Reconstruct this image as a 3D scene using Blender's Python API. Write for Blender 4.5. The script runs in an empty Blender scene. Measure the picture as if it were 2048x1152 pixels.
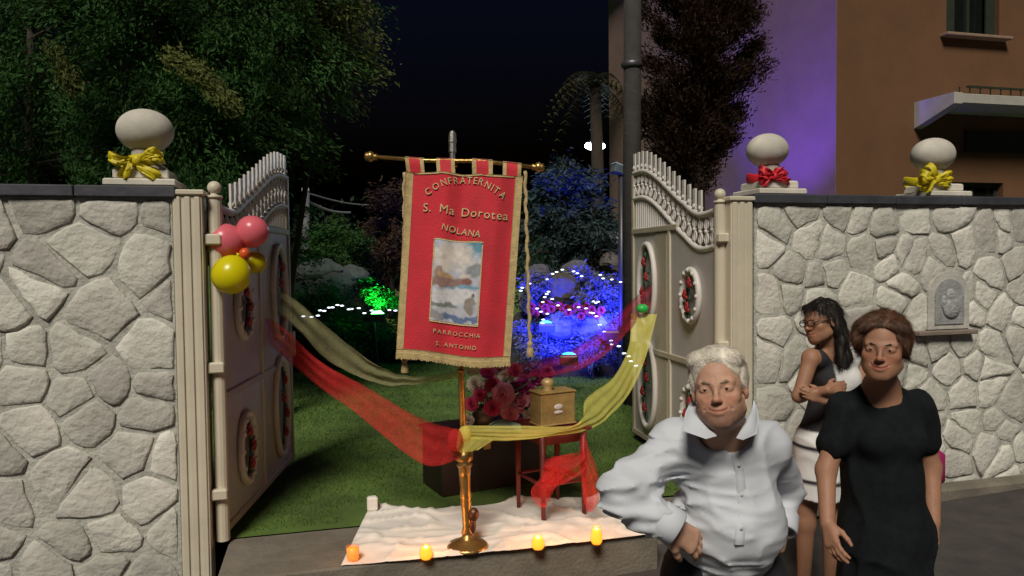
import bpy, math, random
import numpy as np
from mathutils import Vector, Matrix
random.seed(7); np.random.seed(7)
R = math.radians
S = bpy.context.scene
C = S.collection

# ------------------------------------------------------------------ camera, sky, light
W_, H_, FPX = 2048, 1152, 1479.0
YAW, PITCH, ROLL = R(14.3), R(2.13), 0.011
CAM = Vector((0, 0, 1.9))
_h = Vector((math.sin(YAW), math.cos(YAW), 0))
FWD = (_h * math.cos(PITCH) + Vector((0, 0, -math.sin(PITCH)))).normalized()
_r = FWD.cross(Vector((0, 0, 1))).normalized(); _u = _r.cross(FWD).normalized()
RT = (_r - ROLL * _u).normalized(); UP = RT.cross(FWD).normalized()
cd = bpy.data.cameras.new('camera'); cam = bpy.data.objects.new('camera', cd); C.objects.link(cam)
cam.matrix_world = Matrix(((RT.x, UP.x, -FWD.x, CAM.x), (RT.y, UP.y, -FWD.y, CAM.y), (RT.z, UP.z, -FWD.z, CAM.z), (0, 0, 0, 1)))
cd.sensor_width = 36; cd.lens = 36 * FPX / W_; cd.clip_end = 600
S.camera = cam

wd = bpy.data.worlds.new('World'); S.world = wd; wd.use_nodes = True
nt = wd.node_tree; nt.nodes.clear()
sk = nt.nodes.new('ShaderNodeTexSky'); sk.sky_type = 'NISHITA'; sk.sun_disc = False
SUN_EL, SUN_AZ = 47, 205            # direction the light comes from
sk.sun_elevation = R(-3.2); sk.sun_rotation = R(SUN_AZ)
bg = nt.nodes.new('ShaderNodeBackground'); bg.inputs[1].default_value = 0.15
wo = nt.nodes.new('ShaderNodeOutputWorld')
tint = nt.nodes.new('ShaderNodeMix'); tint.data_type = 'RGBA'; tint.blend_type = 'MULTIPLY'; tint.inputs[0].default_value = 1; tint.inputs[7].default_value = (.25, .40, 1, 1)
nt.links.new(sk.outputs[0], tint.inputs[6]); nt.links.new(tint.outputs[2], bg.inputs[0]); nt.links.new(bg.outputs[0], wo.inputs[0])
sl = bpy.data.lights.new('sun', 'SUN'); sl.energy = 3.3; sl.angle = R(17); sl.color = (1, .93, .81)
so = bpy.data.objects.new('sun', sl); C.objects.link(so)
az = R(SUN_AZ); el = R(SUN_EL)
sdir = Vector((math.sin(az) * math.cos(el), math.cos(az) * math.cos(el), math.sin(el)))   # towards the light
so.rotation_euler = sdir.to_track_quat('Z', 'Y').to_euler(); so.location = sdir * 30
vs = S.view_settings; vs.view_transform = 'Standard'; vs.look = 'None'; vs.exposure = 0.0; vs.gamma = 1; vs.use_curve_mapping = False

# ------------------------------------------------------------------ pixel -> point of the place
def ray(px, py): return FWD + RT * ((px - W_ / 2) / FPX) - UP * ((py - H_ / 2) / FPX)
def at(px, py, d): return CAM + ray(px, py) * d
def on_y(px, py, y): r = ray(px, py); return CAM + r * ((y - CAM.y) / r.y)
def on_z(px, py, z): r = ray(px, py); return CAM + r * ((z - CAM.z) / r.z)
def on_v(px, py, P, D):               # vertical plane through P along D
    n = Vector((-D.y, D.x, 0)); r = ray(px, py); return CAM + r * ((P - CAM).dot(n) / r.dot(n))

# ------------------------------------------------------------------ materials
MATS = {}
def mat(name, col, rough=.7, metal=0, var=.15, scale=8, bump=.2, bscale=None, col2=None, alpha=None, emis=None, estr=0, rand=0, sheen=0, trans=0, attr=None, detail=6, streak=None, spec=.5, weave=0, sss=0):
    if name in MATS: return MATS[name]
    m = bpy.data.materials.new(name); m.use_nodes = True; n = m.node_tree.nodes; L = m.node_tree.links
    b = n['Principled BSDF']; out = n['Material Output']
    tc = n.new('ShaderNodeTexCoord'); src = tc.outputs['Object']
    if streak:
        mp = n.new('ShaderNodeMapping'); mp.inputs['Scale'].default_value = streak; L.new(src, mp.inputs[0]); src = mp.outputs[0]
    nz = n.new('ShaderNodeTexNoise'); nz.inputs['Scale'].default_value = scale; nz.inputs['Detail'].default_value = detail; nz.inputs['Roughness'].default_value = .6
    L.new(src, nz.inputs['Vector'])
    cr = n.new('ShaderNodeValToRGB')
    c2 = col2 or tuple(c * (1 - var) for c in col)
    c1 = tuple(min(1, c * (1 + var * .6)) for c in col)
    cr.color_ramp.elements[0].position = .32; cr.color_ramp.elements[1].position = .68
    cr.color_ramp.elements[0].color = (*c2, 1); cr.color_ramp.elements[1].color = (*c1, 1)
    L.new(nz.outputs[0], cr.inputs[0]); cs = cr.outputs[0]
    if attr:
        va = n.new('ShaderNodeVertexColor'); va.layer_name = attr
        mx = n.new('ShaderNodeMix'); mx.data_type = 'RGBA'; mx.blend_type = 'MULTIPLY'; mx.inputs[0].default_value = 1
        L.new(va.outputs[0], mx.inputs[6]); L.new(cs, mx.inputs[7]); cs = mx.outputs[2]
    if rand:
        oi = n.new('ShaderNodeObjectInfo'); hs = n.new('ShaderNodeHueSaturation')
        mr = n.new('ShaderNodeMapRange'); mr.inputs[3].default_value = 1 - rand; mr.inputs[4].default_value = 1 + rand * .6
        L.new(oi.outputs['Random'], mr.inputs[0]); L.new(mr.outputs[0], hs.inputs['Value'])
        m2 = n.new('ShaderNodeMapRange'); m2.inputs[3].default_value = .485; m2.inputs[4].default_value = .515
        mm = n.new('ShaderNodeMath'); mm.operation = 'FRACT'; mk = n.new('ShaderNodeMath'); mk.operation = 'MULTIPLY'; mk.inputs[1].default_value = 7.3
        L.new(oi.outputs['Random'], mk.inputs[0]); L.new(mk.outputs[0], mm.inputs[0]); L.new(mm.outputs[0], m2.inputs[0]); L.new(m2.outputs[0], hs.inputs['Hue'])
        L.new(cs, hs.inputs['Color']); cs = hs.outputs[0]
    L.new(cs, b.inputs['Base Color'])
    b.inputs['Roughness'].default_value = rough; b.inputs['Metallic'].default_value = metal
    b.inputs['Specular IOR Level'].default_value = spec
    if sss:
        b.inputs['Subsurface Weight'].default_value = sss; b.inputs['Subsurface Radius'].default_value = (.012, .005, .003); b.inputs['Subsurface Scale'].default_value = 1
    if sheen: b.inputs['Sheen Weight'].default_value = sheen
    if bump:
        nb = n.new('ShaderNodeTexNoise'); nb.inputs['Scale'].default_value = bscale or scale * 4; nb.inputs['Detail'].default_value = 8
        L.new(src, nb.inputs['Vector'])
        bp = n.new('ShaderNodeBump'); bp.inputs['Strength'].default_value = bump; bp.inputs['Distance'].default_value = .02
        L.new(nb.outputs[0], bp.inputs['Height']); L.new(bp.outputs[0], b.inputs['Normal'])
    surf = b.outputs[0]
    if emis:
        b.inputs['Emission Color'].default_value = (*emis, 1); b.inputs['Emission Strength'].default_value = estr
    if trans:
        tl = n.new('ShaderNodeBsdfTranslucent'); L.new(cs, tl.inputs[0]); ms = n.new('ShaderNodeMixShader'); ms.inputs[0].default_value = trans
        L.new(surf, ms.inputs[1]); L.new(tl.outputs[0], ms.inputs[2]); surf = ms.outputs[0]
    if alpha is not None:
        tr = n.new('ShaderNodeBsdfTransparent'); ms = n.new('ShaderNodeMixShader')
        if weave:      # gauze: threads with holes between
            wv = n.new('ShaderNodeTexNoise'); wv.inputs['Scale'].default_value = weave; L.new(tc.outputs['Object'], wv.inputs['Vector'])
            mr = n.new('ShaderNodeMapRange'); mr.inputs[1].default_value = .3; mr.inputs[2].default_value = .7
            mr.inputs[3].default_value = alpha - .08; mr.inputs[4].default_value = alpha + .08
            L.new(wv.outputs[0], mr.inputs[0]); L.new(mr.outputs[0], ms.inputs[0])
        else: ms.inputs[0].default_value = alpha
        L.new(tr.outputs[0], ms.inputs[1]); L.new(surf, ms.inputs[2]); surf = ms.outputs[0]
    L.new(surf, out.inputs[0]); MATS[name] = m; return m

# ------------------------------------------------------------------ objects
def tag(o, label=None, cat=None, group=None, kind=None):
    for k, v in (('label', label), ('category', cat), ('group', group), ('kind', kind)):
        if v: o[k] = v
    return o
OFF = {}
def thing(name, loc, label, cat, group=None, kind=None, rot=0, local=False):
    o = bpy.data.objects.new(name, None); o.empty_display_size = .1; C.objects.link(o)
    o.location = loc; o.rotation_euler = (0, 0, rot)
    OFF[o.name] = Vector((0, 0, 0)) if local else Vector(loc)
    return tag(o, label, cat, group, kind)
def link(name, V, F, m, parent=None, smooth=False, colors=None, attr='tint', base=None):
    """V in world coordinates (or in the parent's own when the parent was made local)."""
    V = np.asarray([tuple(v) for v in V] if not isinstance(V, np.ndarray) else V, dtype=float).reshape(-1, 3)
    off = Vector((0, 0, 0))
    if parent is not None: off = OFF[parent.name]
    elif base is not None: off = Vector(base)
    V = V - np.array(off)
    me = bpy.data.meshes.new(name)
    if isinstance(F, np.ndarray) and F.ndim == 2:
        k = F.shape[1]
        me.vertices.add(len(V)); me.vertices.foreach_set('co', V.astype(np.float32).ravel())
        me.loops.add(F.size); me.loops.foreach_set('vertex_index', F.astype(np.int32).ravel())
        me.polygons.add(len(F)); me.polygons.foreach_set('loop_start', np.arange(0, F.size, k, dtype=np.int32))
        me.polygons.foreach_set('loop_total', np.full(len(F), k, dtype=np.int32))
        me.update(calc_edges=True)
    else:
        me.from_pydata(V.tolist(), [], [list(f) for f in F]); me.update()
    if smooth: me.polygons.foreach_set('use_smooth', np.ones(len(me.polygons), dtype=bool))
    if m is not None: me.materials.append(m)
    if colors is not None:
        ca = me.color_attributes.new(attr, 'FLOAT_COLOR', 'POINT')
        cc = np.ones((len(V), 4), dtype=np.float32); cc[:, :3] = colors; ca.data.foreach_set('color', cc.ravel())
    o = bpy.data.objects.new(name, me); C.objects.link(o)
    if parent is not None: o.parent = parent; OFF[o.name] = off
    else:
        o.location = off; OFF[o.name] = off
    return o

class MB:
    def __init__(s): s.V = []; s.F = []
    def add(s, V, F):
        b = len(s.V); s.V += [Vector(v) for v in V]; s.F += [[i + b for i in f] for f in F]; return s
    def box(s, c, size, M=None, bev=0):
        x, y, z = (a / 2 for a in size); c = Vector(c)
        if bev:
            b = min(bev, x * .9, y * .9, z * .9); P = []; F = []
            prof = [(-z, b), (-z + b, 0), (z - b, 0), (z, b)]
            for zz, i in prof:
                X, Y = x - i, y - i; k = b * .6 if i == 0 else b * .3
                P += [(-X + k, -Y, zz), (X - k, -Y, zz), (X, -Y + k, zz), (X, Y - k, zz), (X - k, Y, zz), (-X + k, Y, zz), (-X, Y - k, zz), (-X, -Y + k, zz)]
            for r in range(3):
                for j in range(8): F.append([r * 8 + j, r * 8 + (j + 1) % 8, r * 8 + 8 + (j + 1) % 8, r * 8 + 8 + j])
            F.append(list(range(7, -1, -1))); F.append(list(range(24, 32)))
        else:
            P = [(-x, -y, -z), (x, -y, -z), (x, y, -z), (-x, y, -z), (-x, -y, z), (x, -y, z), (x, y, z), (-x, y, z)]
            F = [[0, 3, 2, 1], [4, 5, 6, 7], [0, 1, 5, 4], [1, 2, 6, 5], [2, 3, 7, 6], [3, 0, 4, 7]]
        P = [Vector(p) for p in P]
        if M is not None: P = [M @ p for p in P]
        return s.add([p + c for p in P], F)
    def tube(s, pts, r, n=10, caps=True, up=None):
        pts = [Vector(p) for p in pts]; m = len(pts)
        rr = r if isinstance(r, (list, tuple)) else [r] * m
        V = []; F = []; prev = None
        for i, p in enumerate(pts):
            t = (pts[min(i + 1, m - 1)] - pts[max(i - 1, 0)]).normalized()
            if prev is None:
                a = Vector((0, 0, 1)) if abs(t.z) < .9 else Vector((1, 0, 0)); x = t.cross(a).normalized()
            else:
                x = (prev - t * prev.dot(t)).normalized()
            prev = x; y = t.cross(x)
            q = rr[i] if isinstance(rr[i], (tuple, list)) else (rr[i], rr[i])
            for k in range(n):
                a = 2 * math.pi * k / n; V.append(p + x * math.cos(a) * q[0] + y * math.sin(a) * q[1])
        for i in range(m - 1):
            for k in range(n): F.append([i * n + k, i * n + (k + 1) % n, (i + 1) * n + (k + 1) % n, (i + 1) * n + k])
        if caps: F.append(list(range(n - 1, -1, -1))); F.append([(m - 1) * n + k for k in range(n)])
        return s.add(V, F)
    def lathe(s, c, prof, n=24, axis=None, sq=1.0):
        """prof: (radius, height) list; axis: direction"""
        c = Vector(c); q = (axis.normalized().to_track_quat('Z', 'Y').to_matrix() if axis is not None else Matrix.Identity(3))
        V = []; F = []
        for r_, z_ in prof:
            for k in range(n):
                a = 2 * math.pi * k / n; V.append(c + q @ Vector((r_ * math.cos(a) * sq, r_ * math.sin(a), z_)))
        for i in range(len(prof) - 1):
            for k in range(n): F.append([i * n + k, i * n + (k + 1) % n, (i + 1) * n + (k + 1) % n, (i + 1) * n + k])
        F.append(list(range(n - 1, -1, -1))); F.append([(len(prof) - 1) * n + k for k in range(n)])
        return s.add(V, F)
    def ball(s, c, r, n=20, m=12, M=None):
        c = Vector(c); rr = r if isinstance(r, (tuple, list)) else (r, r, r); V = []; F = []
        for i in range(1, m):
            th = math.pi * i / m
            for k in range(n):
                a = 2 * math.pi * k / n
                p = Vector((rr[0] * math.sin(th) * math.cos(a), rr[1] * math.sin(th) * math.sin(a), rr[2] * math.cos(th)))
                V.append(c + (M @ p if M is not None else p))
        top = Vector((0, 0, rr[2])); 
        V.append(c + (M @ top if M is not None else top)); V.append(c - (M @ top if M is not None else top))
        for i in range(m - 2):
            for k in range(n): F.append([i * n + k, (i + 1) * n + k, (i + 1) * n + (k + 1) % n, i * n + (k + 1) % n])
        T = len(V) - 2
        for k in range(n):
            F.append([T, k, (k + 1) % n]); F.append([T + 1, (m - 2) * n + (k + 1) % n, (m - 2) * n + k])
        return s.add(V, F)
    def obj(s, name, m, parent=None, smooth=False, **k): return link(name, s.V, s.F, m, parent, smooth, **k)

def vnoise(P, seed=0):
    """smooth value noise on an (..., 3) array, about -1..1"""
    P = np.asarray(P, dtype=np.float64); i = np.floor(P).astype(np.int64); f = P - i; f = f * f * (3 - 2 * f)
    def h(x, y, z):
        n = (x * 73856093) ^ (y * 19349663) ^ (z * 83492791) ^ (seed * 2654435)
        n = (n ^ (n >> 13)) * 1274126177; n = n & 0x7fffffff; n = (n ^ (n >> 15)) * 48271 & 0x7fffffff
        return (n % 20011) / 20011. * 2 - 1
    r = 0
    for dx in (0, 1):
        for dy in (0, 1):
            for dz in (0, 1):
                w = (f[..., 0] if dx else 1 - f[..., 0]) * (f[..., 1] if dy else 1 - f[..., 1]) * (f[..., 2] if dz else 1 - f[..., 2])
                r = r + w * h(i[..., 0] + dx, i[..., 1] + dy, i[..., 2] + dz)
    return r
def fbm(P, seed=0, o=3):
    r = 0; a = 1; P = np.asarray(P, dtype=float)
    for k in range(o): r = r + a * vnoise(P * 2 ** k, seed + k); a *= .5
    return r / 1.6

def grid_faces(nu, nv):
    i = np.arange(nu - 1)[:, None]; j = np.arange(nv - 1)[None, :]; a = i * nv + j
    return np.stack([a, a + nv, a + nv + 1, a + 1], -1).reshape(-1, 4)
def sheet(name, rows, m, parent=None, wav=0, smooth=True, nu=40, nv=14, seed=0, thick=0, folds=5, **k):
    """sheet through polylines (each a list of points, all the same length)"""
    P = np.array([[tuple(p) for p in r] for r in rows])            # nr, n, 3
    def resample(A, n):                                            # along axis 1, Catmull
        t = np.linspace(0, A.shape[1] - 1, n); i = np.clip(np.floor(t).astype(int), 0, A.shape[1] - 2); f = (t - i)[None, :, None]
        g = lambda q: A[:, np.clip(q, 0, A.shape[1] - 1)]
        a, b, c, d = g(i - 1), g(i), g(i + 1), g(i + 2)
        return .5 * (2 * b + (c - a) * f + (2 * a - 5 * b + 4 * c - d) * f ** 2 + (3 * b - a - 3 * c + d) * f ** 3)
    P = resample(P, nu); P = resample(P.transpose(1, 0, 2), nv)    # nu, nv, 3
    if wav:
        fw = np.array(_h)
        u = np.linspace(0, 1, nu)[:, None]; v = np.linspace(0, 1, nv)[None, :]
        ph = v * folds * 2 * math.pi + 1.5 * np.sin(u * 5 + seed) + fbm(P * 3, seed) * 2
        d = np.sin(ph) * wav * (.6 + .4 * np.sin(u * 7 + seed))
        P = P + d[..., None] * fw + (fbm(P * 9, seed + 5) * wav * .35)[..., None] * np.array((0, -.3, 1))
    return link(name, P.reshape(-1, 3), grid_faces(nu, nv), m, parent, smooth, **k)

# ------------------------------------------------------------------ colours of the place
M_stone = mat('stone_white', (.56, .545, .49), .88, var=.24, scale=3.2, bump=.7, bscale=26, rand=.26)
M_mortar = mat('mortar', (.43, .425, .38), .95, var=.3, scale=9, bump=.6, bscale=40)
M_cap = mat('slate_coping', (.045, .047, .058), .55, var=.35, scale=5, bump=.2)
M_cream = mat('cream_paint', (.56, .51, .40), .5, var=.10, scale=3, bump=.06, bscale=25)
M_panel = mat('gate_sheet', (.47, .44, .42), .45, var=.12, scale=2.5, bump=.05)
M_taupe = mat('gate_taupe', (.42, .37, .28), .5, var=.1, scale=4, bump=.05)
M_plaster = mat('white_plaster', (.56, .53, .46), .8, var=.26, scale=3.5, bump=.15)
M_concrete = mat('concrete', (.165, .145, .115), .9, var=.3, scale=4, bump=.4, bscale=45)
M_asphalt = mat('asphalt', (.055, .048, .045), .92, var=.3, scale=5, bump=.5, bscale=130)
M_grass = mat('turf', (.080, .140, .022), .95, var=.6, scale=1.3, bump=.8, bscale=70)
M_blade = mat('grass_blade', (.085, .165, .025), .8, var=.4, scale=1.4, bump=0, trans=.25)
M_soil = mat('soil', (.03, .026, .02), .95, var=.3, scale=3, bump=.5)
M_gold = mat('brass', (.46, .29, .10), .34, metal=.85, var=.25, scale=12, bump=.15)
M_goldcloth = mat('gold_braid', (.50, .37, .16), .6, var=.25, scale=30, bump=.5, bscale=160, sheen=.3)
M_red = mat('red_velvet', (.52, .008, .022), .75, var=.2, scale=4, bump=.25, bscale=90, sheen=.45)
M_letter = mat('gold_thread', (.62, .47, .24), .5, var=.2, scale=60, bump=.4, bscale=200)
M_tulle_r = mat('red_tulle', (.72, .03, .03), .8, var=.2, scale=10, bump=.2, alpha=.54, weave=220, trans=.4)
M_tulle_r2 = mat('pink_red_tulle', (.55, .02, .07), .8, var=.2, scale=10, bump=.2, alpha=.55, weave=220, trans=.4)
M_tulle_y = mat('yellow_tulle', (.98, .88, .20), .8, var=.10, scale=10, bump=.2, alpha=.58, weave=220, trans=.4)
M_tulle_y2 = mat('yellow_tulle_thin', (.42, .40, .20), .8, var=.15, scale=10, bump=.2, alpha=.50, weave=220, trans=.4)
M_cloth = mat('white_linen', (.72, .68, .62), .85, var=.05, scale=3, bump=.25, bscale=12)
M_wood = mat('red_wood', (.16, .022, .014), .5, var=.3, scale=4, bump=.1, streak=(1, 1, .15))
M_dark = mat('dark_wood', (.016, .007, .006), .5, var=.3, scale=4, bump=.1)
M_yellow = mat('yellow_ribbon', (.72, .60, .02), .45, var=.12, scale=12, bump=.2, trans=.25)
M_redrib = mat('red_ribbon', (.72, .03, .05), .45, var=.12, scale=12, bump=.2, trans=.25)
M_pinkb = mat('balloon_pink', (.82, .17, .22), .28, var=.04, scale=4, bump=0, trans=.25)
M_yelb = mat('balloon_yellow', (.74, .66, .005), .28, var=.04, scale=4, bump=0, trans=.25)
M_orgb = mat('balloon_orange', (.75, .12, .03), .3, var=.04, scale=4, bump=0, trans=.25)
M_terra = mat('terracotta_render', (.125, .058, .024), .92, var=.14, scale=1.3, bump=.3, bscale=60)
M_terra2 = mat('side_render', (.20, .13, .11), .92, var=.12, scale=1.3, bump=.3, bscale=60)
M_balc = mat('balcony_paint', (.36, .345, .31), .8, var=.15, scale=3, bump=.1)
M_glassd = mat('dark_glass', (.008, .010, .009), .15, var=.2, bump=0)
M_shut = mat('shutter', (.018, .026, .014), .6, var=.2, bump=.1)
M_grey = mat('pole_concrete', (.035, .033, .032), .9, var=.3, scale=6, bump=.4)
M_rock = mat('garden_rock', (.08, .09, .09), .9, var=.4, scale=3, bump=.8, bscale=14)
M_metal = mat('grey_metal', (.10, .10, .11), .45, metal=.6, var=.1, bump=0)
M_bark = mat('bark', (.035, .026, .018), .95, var=.3, scale=10, bump=.8, streak=(1, 1, .2))
M_silver = mat('silver', (.55, .54, .48), .3, metal=.85, var=.15, scale=20, bump=.1)

# ------------------------------------------------------------------ SETTING: ground, landing, street
WY = 4.88                                        # front plane of the street wall
LZ = 0.12                                        # level of gate threshold and garden
def street_z(x, y): return -.20 + .040 * max(-4, min(8, x))
xs = np.linspace(-60, 60, 121); ys = np.concatenate([np.linspace(-60, 4.3, 60), [WY + .05]])
V = [(x, y, street_z(x, y)) for x in xs for y in ys]
tag(link('street', V, grid_faces(len(xs), len(ys))[:, ::-1], M_asphalt), kind='structure')
def gz(x, y):
    t = min(1, max(0, (y - 12.5) / 6)); t = t * t * (3 - 2 * t)
    return LZ + .9 * t + (.03 * math.sin(x * 1.3) * math.cos(y) if y > 6 else 0)
xs = np.linspace(-70, 70, 141); ys = np.concatenate([[WY + .16], np.linspace(5.5, 30, 60), np.linspace(32, 400, 24)])
V = [(x, y, gz(x, y)) for x in xs for y in ys]
tag(link('lawn', V, grid_faces(len(xs), len(ys))[:, ::-1], M_grass), kind='structure')
# threshold slab in front of the gate, with kerb edge
mb = MB(); x0, x1 = -.62, on_z(1322, 1070, LZ).x
yf = on_z(700, 1133, LZ).y
mb.box(((x0 + x1) / 2, (yf + WY + .15) / 2, (LZ - .5) / 2), (x1 - x0, WY + .15 - yf, LZ + .5), bev=.012)
tag(mb.obj('entrance_slab', M_concrete), kind='structure')
mb = MB(); mb.box(((x1 + 2.75) / 2 + .002, WY - .0, (LZ - .5) / 2 - .004), (2.75 - x1, .3, LZ + .5), bev=.01)
tag(mb.obj('threshold', M_concrete), kind='structure')
mb = MB(); mb.box((5.2, WY - .10, .02), (4.4, .16, .12), bev=.02)
tag(mb.obj('kerb', M_concrete), kind='structure')

# ------------------------------------------------------------------ stone walls
def voronoi(x0, x1, z0, z1, n, seed, hole=None):
    rnd = random.Random(seed); pts = []
    A = (x1 - x0) * (z1 - z0); cell = math.sqrt(A / n); nx = max(1, round((x1 - x0) / (cell * 1.12))); nz = max(1, round((z1 - z0) / (cell * .9)))
    for i in range(nx):
        for j in range(nz):
            if rnd.random() < .10: continue
            pts.append((x0 + (i + .5 + (.5 if j % 2 else 0) * .6 + rnd.uniform(-.46, .46)) * (x1 - x0) / nx, z0 + (j + .5 + rnd.uniform(-.44, .44)) * (z1 - z0) / nz))
    out = []
    for a in pts:
        P = [(x0, z0), (x1, z0), (x1, z1), (x0, z1)]
        for b in pts:
            if b is a or abs(b[0] - a[0]) + abs(b[1] - a[1]) > 1.6: continue
            mx, mz = (a[0] + b[0]) / 2, (a[1] + b[1]) / 2; nx_, nz_ = b[0] - a[0], b[1] - a[1]
            Q = []
            for k in range(len(P)):
                p, q = P[k], P[(k + 1) % len(P)]
                dp = (p[0] - mx) * nx_ + (p[1] - mz) * nz_; dq = (q[0] - mx) * nx_ + (q[1] - mz) * nz_
                if dp <= 0: Q.append(p)
                if dp * dq < 0: t = dp / (dp - dq); Q.append((p[0] + t * (q[0] - p[0]), p[1] + t * (q[1] - p[1])))
            P = Q
            if len(P) < 3: break
        if len(P) >= 3: out.append(P)
    return out
def inset_poly(P, d):
    n = len(P); Q = []
    cx = sum(p[0] for p in P) / n; cz = sum(p[1] for p in P) / n
    res = list(P)
    for k in range(n):            # clip by every edge moved inwards
        a, b = P[k], P[(k + 1) % n]; ex, ez = b[0] - a[0], b[1] - a[1]; l = math.hypot(ex, ez)
        if l < 1e-6: continue
        nx, nz = ez / l, -ex / l
        if (cx - a[0]) * nx + (cz - a[1]) * nz > 0: nx, nz = -nx, -nz
        ox, oz = a[0] - nx * d, a[1] - nz * d; R2 = []
        for i in range(len(res)):
            p, q = res[i], res[(i + 1) % len(res)]
            dp = (p[0] - ox) * nx + (p[1] - oz) * nz; dq = (q[0] - ox) * nx + (q[1] - oz) * nz
            if dp <= 0: R2.append(p)
            if dp * dq < 0: t = dp / (dp - dq); R2.append((p[0] + t * (q[0] - p[0]), p[1] + t * (q[1] - p[1])))
        res = R2
        if len(res) < 3: return None
    return res
def stone_wall(name, x0, x1, n, seed, label, joint, rough, hole=None):
    base = Vector(((x0 + x1) / 2, WY + .17, -.3))
    root = thing(name, base, label, 'wall', kind=None)
    top = 2.30
    MB().box(((x0 + x1) / 2, WY - .003 + .15, (top - .4) / 2), (x1 - x0, .30, top + .4)).obj('wall_core', M_mortar, root)
    rnd = random.Random(seed)
    for P in voronoi(x0 + .005, x1 - .005, -.12, top - .005, n, seed):
        P = inset_poly(P, joint * rnd.uniform(.35, .75))
        if not P: continue
        cx = sum(p[0] for p in P) / len(P); cz = sum(p[1] for p in P) / len(P)
        if hole and abs(cx - hole[0]) < hole[2] and abs(cz - hole[1]) < hole[3]: continue
        L = [math.hypot(P[(k + 1) % len(P)][0] - P[k][0], P[(k + 1) % len(P)][1] - P[k][1]) for k in range(len(P))]
        per = sum(L); N = 14 if per > .7 else 10
        if per < .16: continue
        Q = []
        for i in range(N):
            s = per * i / N; k = 0
            while s > L[k] and k < len(L) - 1: s -= L[k]; k += 1
            t = s / max(L[k], 1e-6); a, b = P[k], P[(k + 1) % len(P)]
            x = a[0] + t * (b[0] - a[0]); z = a[1] + t * (b[1] - a[1])
            w = rough * per
            x += rnd.uniform(-w, w); z += rnd.uniform(-w, w)
            x += (cx - x) * .03; z += (cz - z) * .03
            Q.append((min(max(x, x0 + .004), x1 - .004), min(z, top - .003)))
        V = []; F = []; dep = rnd.uniform(.010, .024); tx, tz = rnd.uniform(-.05, .05), rnd.uniform(-.06, .05)
        for (s, y) in ((1, .004), (.985, -dep * .62), (.90, -dep * .93), (.5, -dep * 1.06)):
            for (x, z) in Q:
                X = cx + (x - cx) * s; Z = cz + (z - cz) * s
                yy = WY + y + (tx * (X - cx) + tz * (Z - cz) + rnd.uniform(-.004, .004)) * (1 if y < 0 else 0)
                V.append((X, min(yy, WY + .02), Z))
        V.append((cx, WY - dep * 1.08, cz))
        for r in range(3):
            for k in range(N): F.append([r * N + k, r * N + (k + 1) % N, (r + 1) * N + (k + 1) % N, (r + 1) * N + k])
        for k in range(N): F.append([3 * N + k, 3 * N + (k + 1) % N, 4 * N])
        o = link('stone', V, F, M_stone, root, smooth=False)
        sm = np.zeros(len(F), dtype=bool); sm[N:] = True; o.data.polygons.foreach_set('use_smooth', sm)
    return root
xl = on_y(352, 700, WY).x                        # right end of the left wall
xr = on_y(1508, 600, WY).x
pq = on_y(1892, 600, WY)                         # plaque
wl = stone_wall('stone_wall', -3.6, xl, 98, 12, 'white crazy stone wall left of the open gate, built of large flat stones', .013, .009)
wr = stone_wall('stone_wall', xr, 7.4, 205, 23, 'white rubble stone wall with an arched plaque, right of the gate behind the women', .013, .011, hole=(pq.x, pq.z - .02, .17, .20))
for root, x0, x1 in ((wl, -3.6, xl), (wr, xr, 7.4)):
    c = MB(); n = int((x1 - x0) / .62) + 1; w = (x1 - x0 + .05) / n
    for i in range(n):
        MB().box((x0 - .02 + w * (i + .5), WY + .165, 2.30 + .036 + .0005 * (i % 2)), (w - .006, .42, .07), bev=.008).obj('coping_slab', M_cap, root)

# arched plaque (relief) with a ledge
pr = thing('arched_plaque', (pq.x, WY, pq.z), 'arched grey relief plaque with a ledge set in the right stone wall', 'plaque')
def arch(w, h, n=16):                             # outline of an arch, centred, bottom at -h/2
    r = w / 2; P = [(-r, -h / 2), (r, -h / 2)]
    for i in range(n + 1): a = math.pi * i / n; P.append((r * math.cos(a), h / 2 - r + r * math.sin(a)))
    return P
def extrude(P, y0, y1, c):
    n = len(P); V = [(c[0] + p[0], y0, c[1] + p[1]) for p in P] + [(c[0] + p[0], y1, c[1] + p[1]) for p in P]
    return V, [list(range(n)), list(range(2 * n - 1, n - 1, -1))] + [[i, i + n, (i + 1) % n + n, (i + 1) % n] for i in range(n)]
mb = MB(); mb.add(*extrude(arch(.40, .46), WY - .030, WY + .02, (pq.x, pq.z))); mb.obj('surround', mat('plaque_stone', (.46, .45, .41), .85, var=.2, scale=10, bump=.3), pr)
mb = MB(); mb.add(*extrude(arch(.28, .36), WY - .040, WY - .025, (pq.x, pq.z - .01))); mb.obj('relief_ground', mat('plaque_slate', (.30, .31, .31), .7, var=.25, scale=14, bump=.4), pr)
mb = MB(); mb.ball((pq.x, WY - .045, pq.z + .04), (.045, .022, .055)); mb.ball((pq.x + .01, WY - .045, pq.z - .06), (.085, .028, .085)); mb.ball((pq.x - .06, WY - .042, pq.z - .02), (.03, .018, .06))
mb.obj('relief_figure', mat('plaque_relief', (.34, .35, .35), .7, var=.3, scale=20, bump=.6, bscale=60), pr, smooth=True)
mb = MB(); mb.box((pq.x - .05, WY - .045, pq.z - .255), (.56, .09, .035), bev=.006); mb.obj('ledge', mat('plaque_ledge', (.20, .16, .13), .85), pr)

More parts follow.
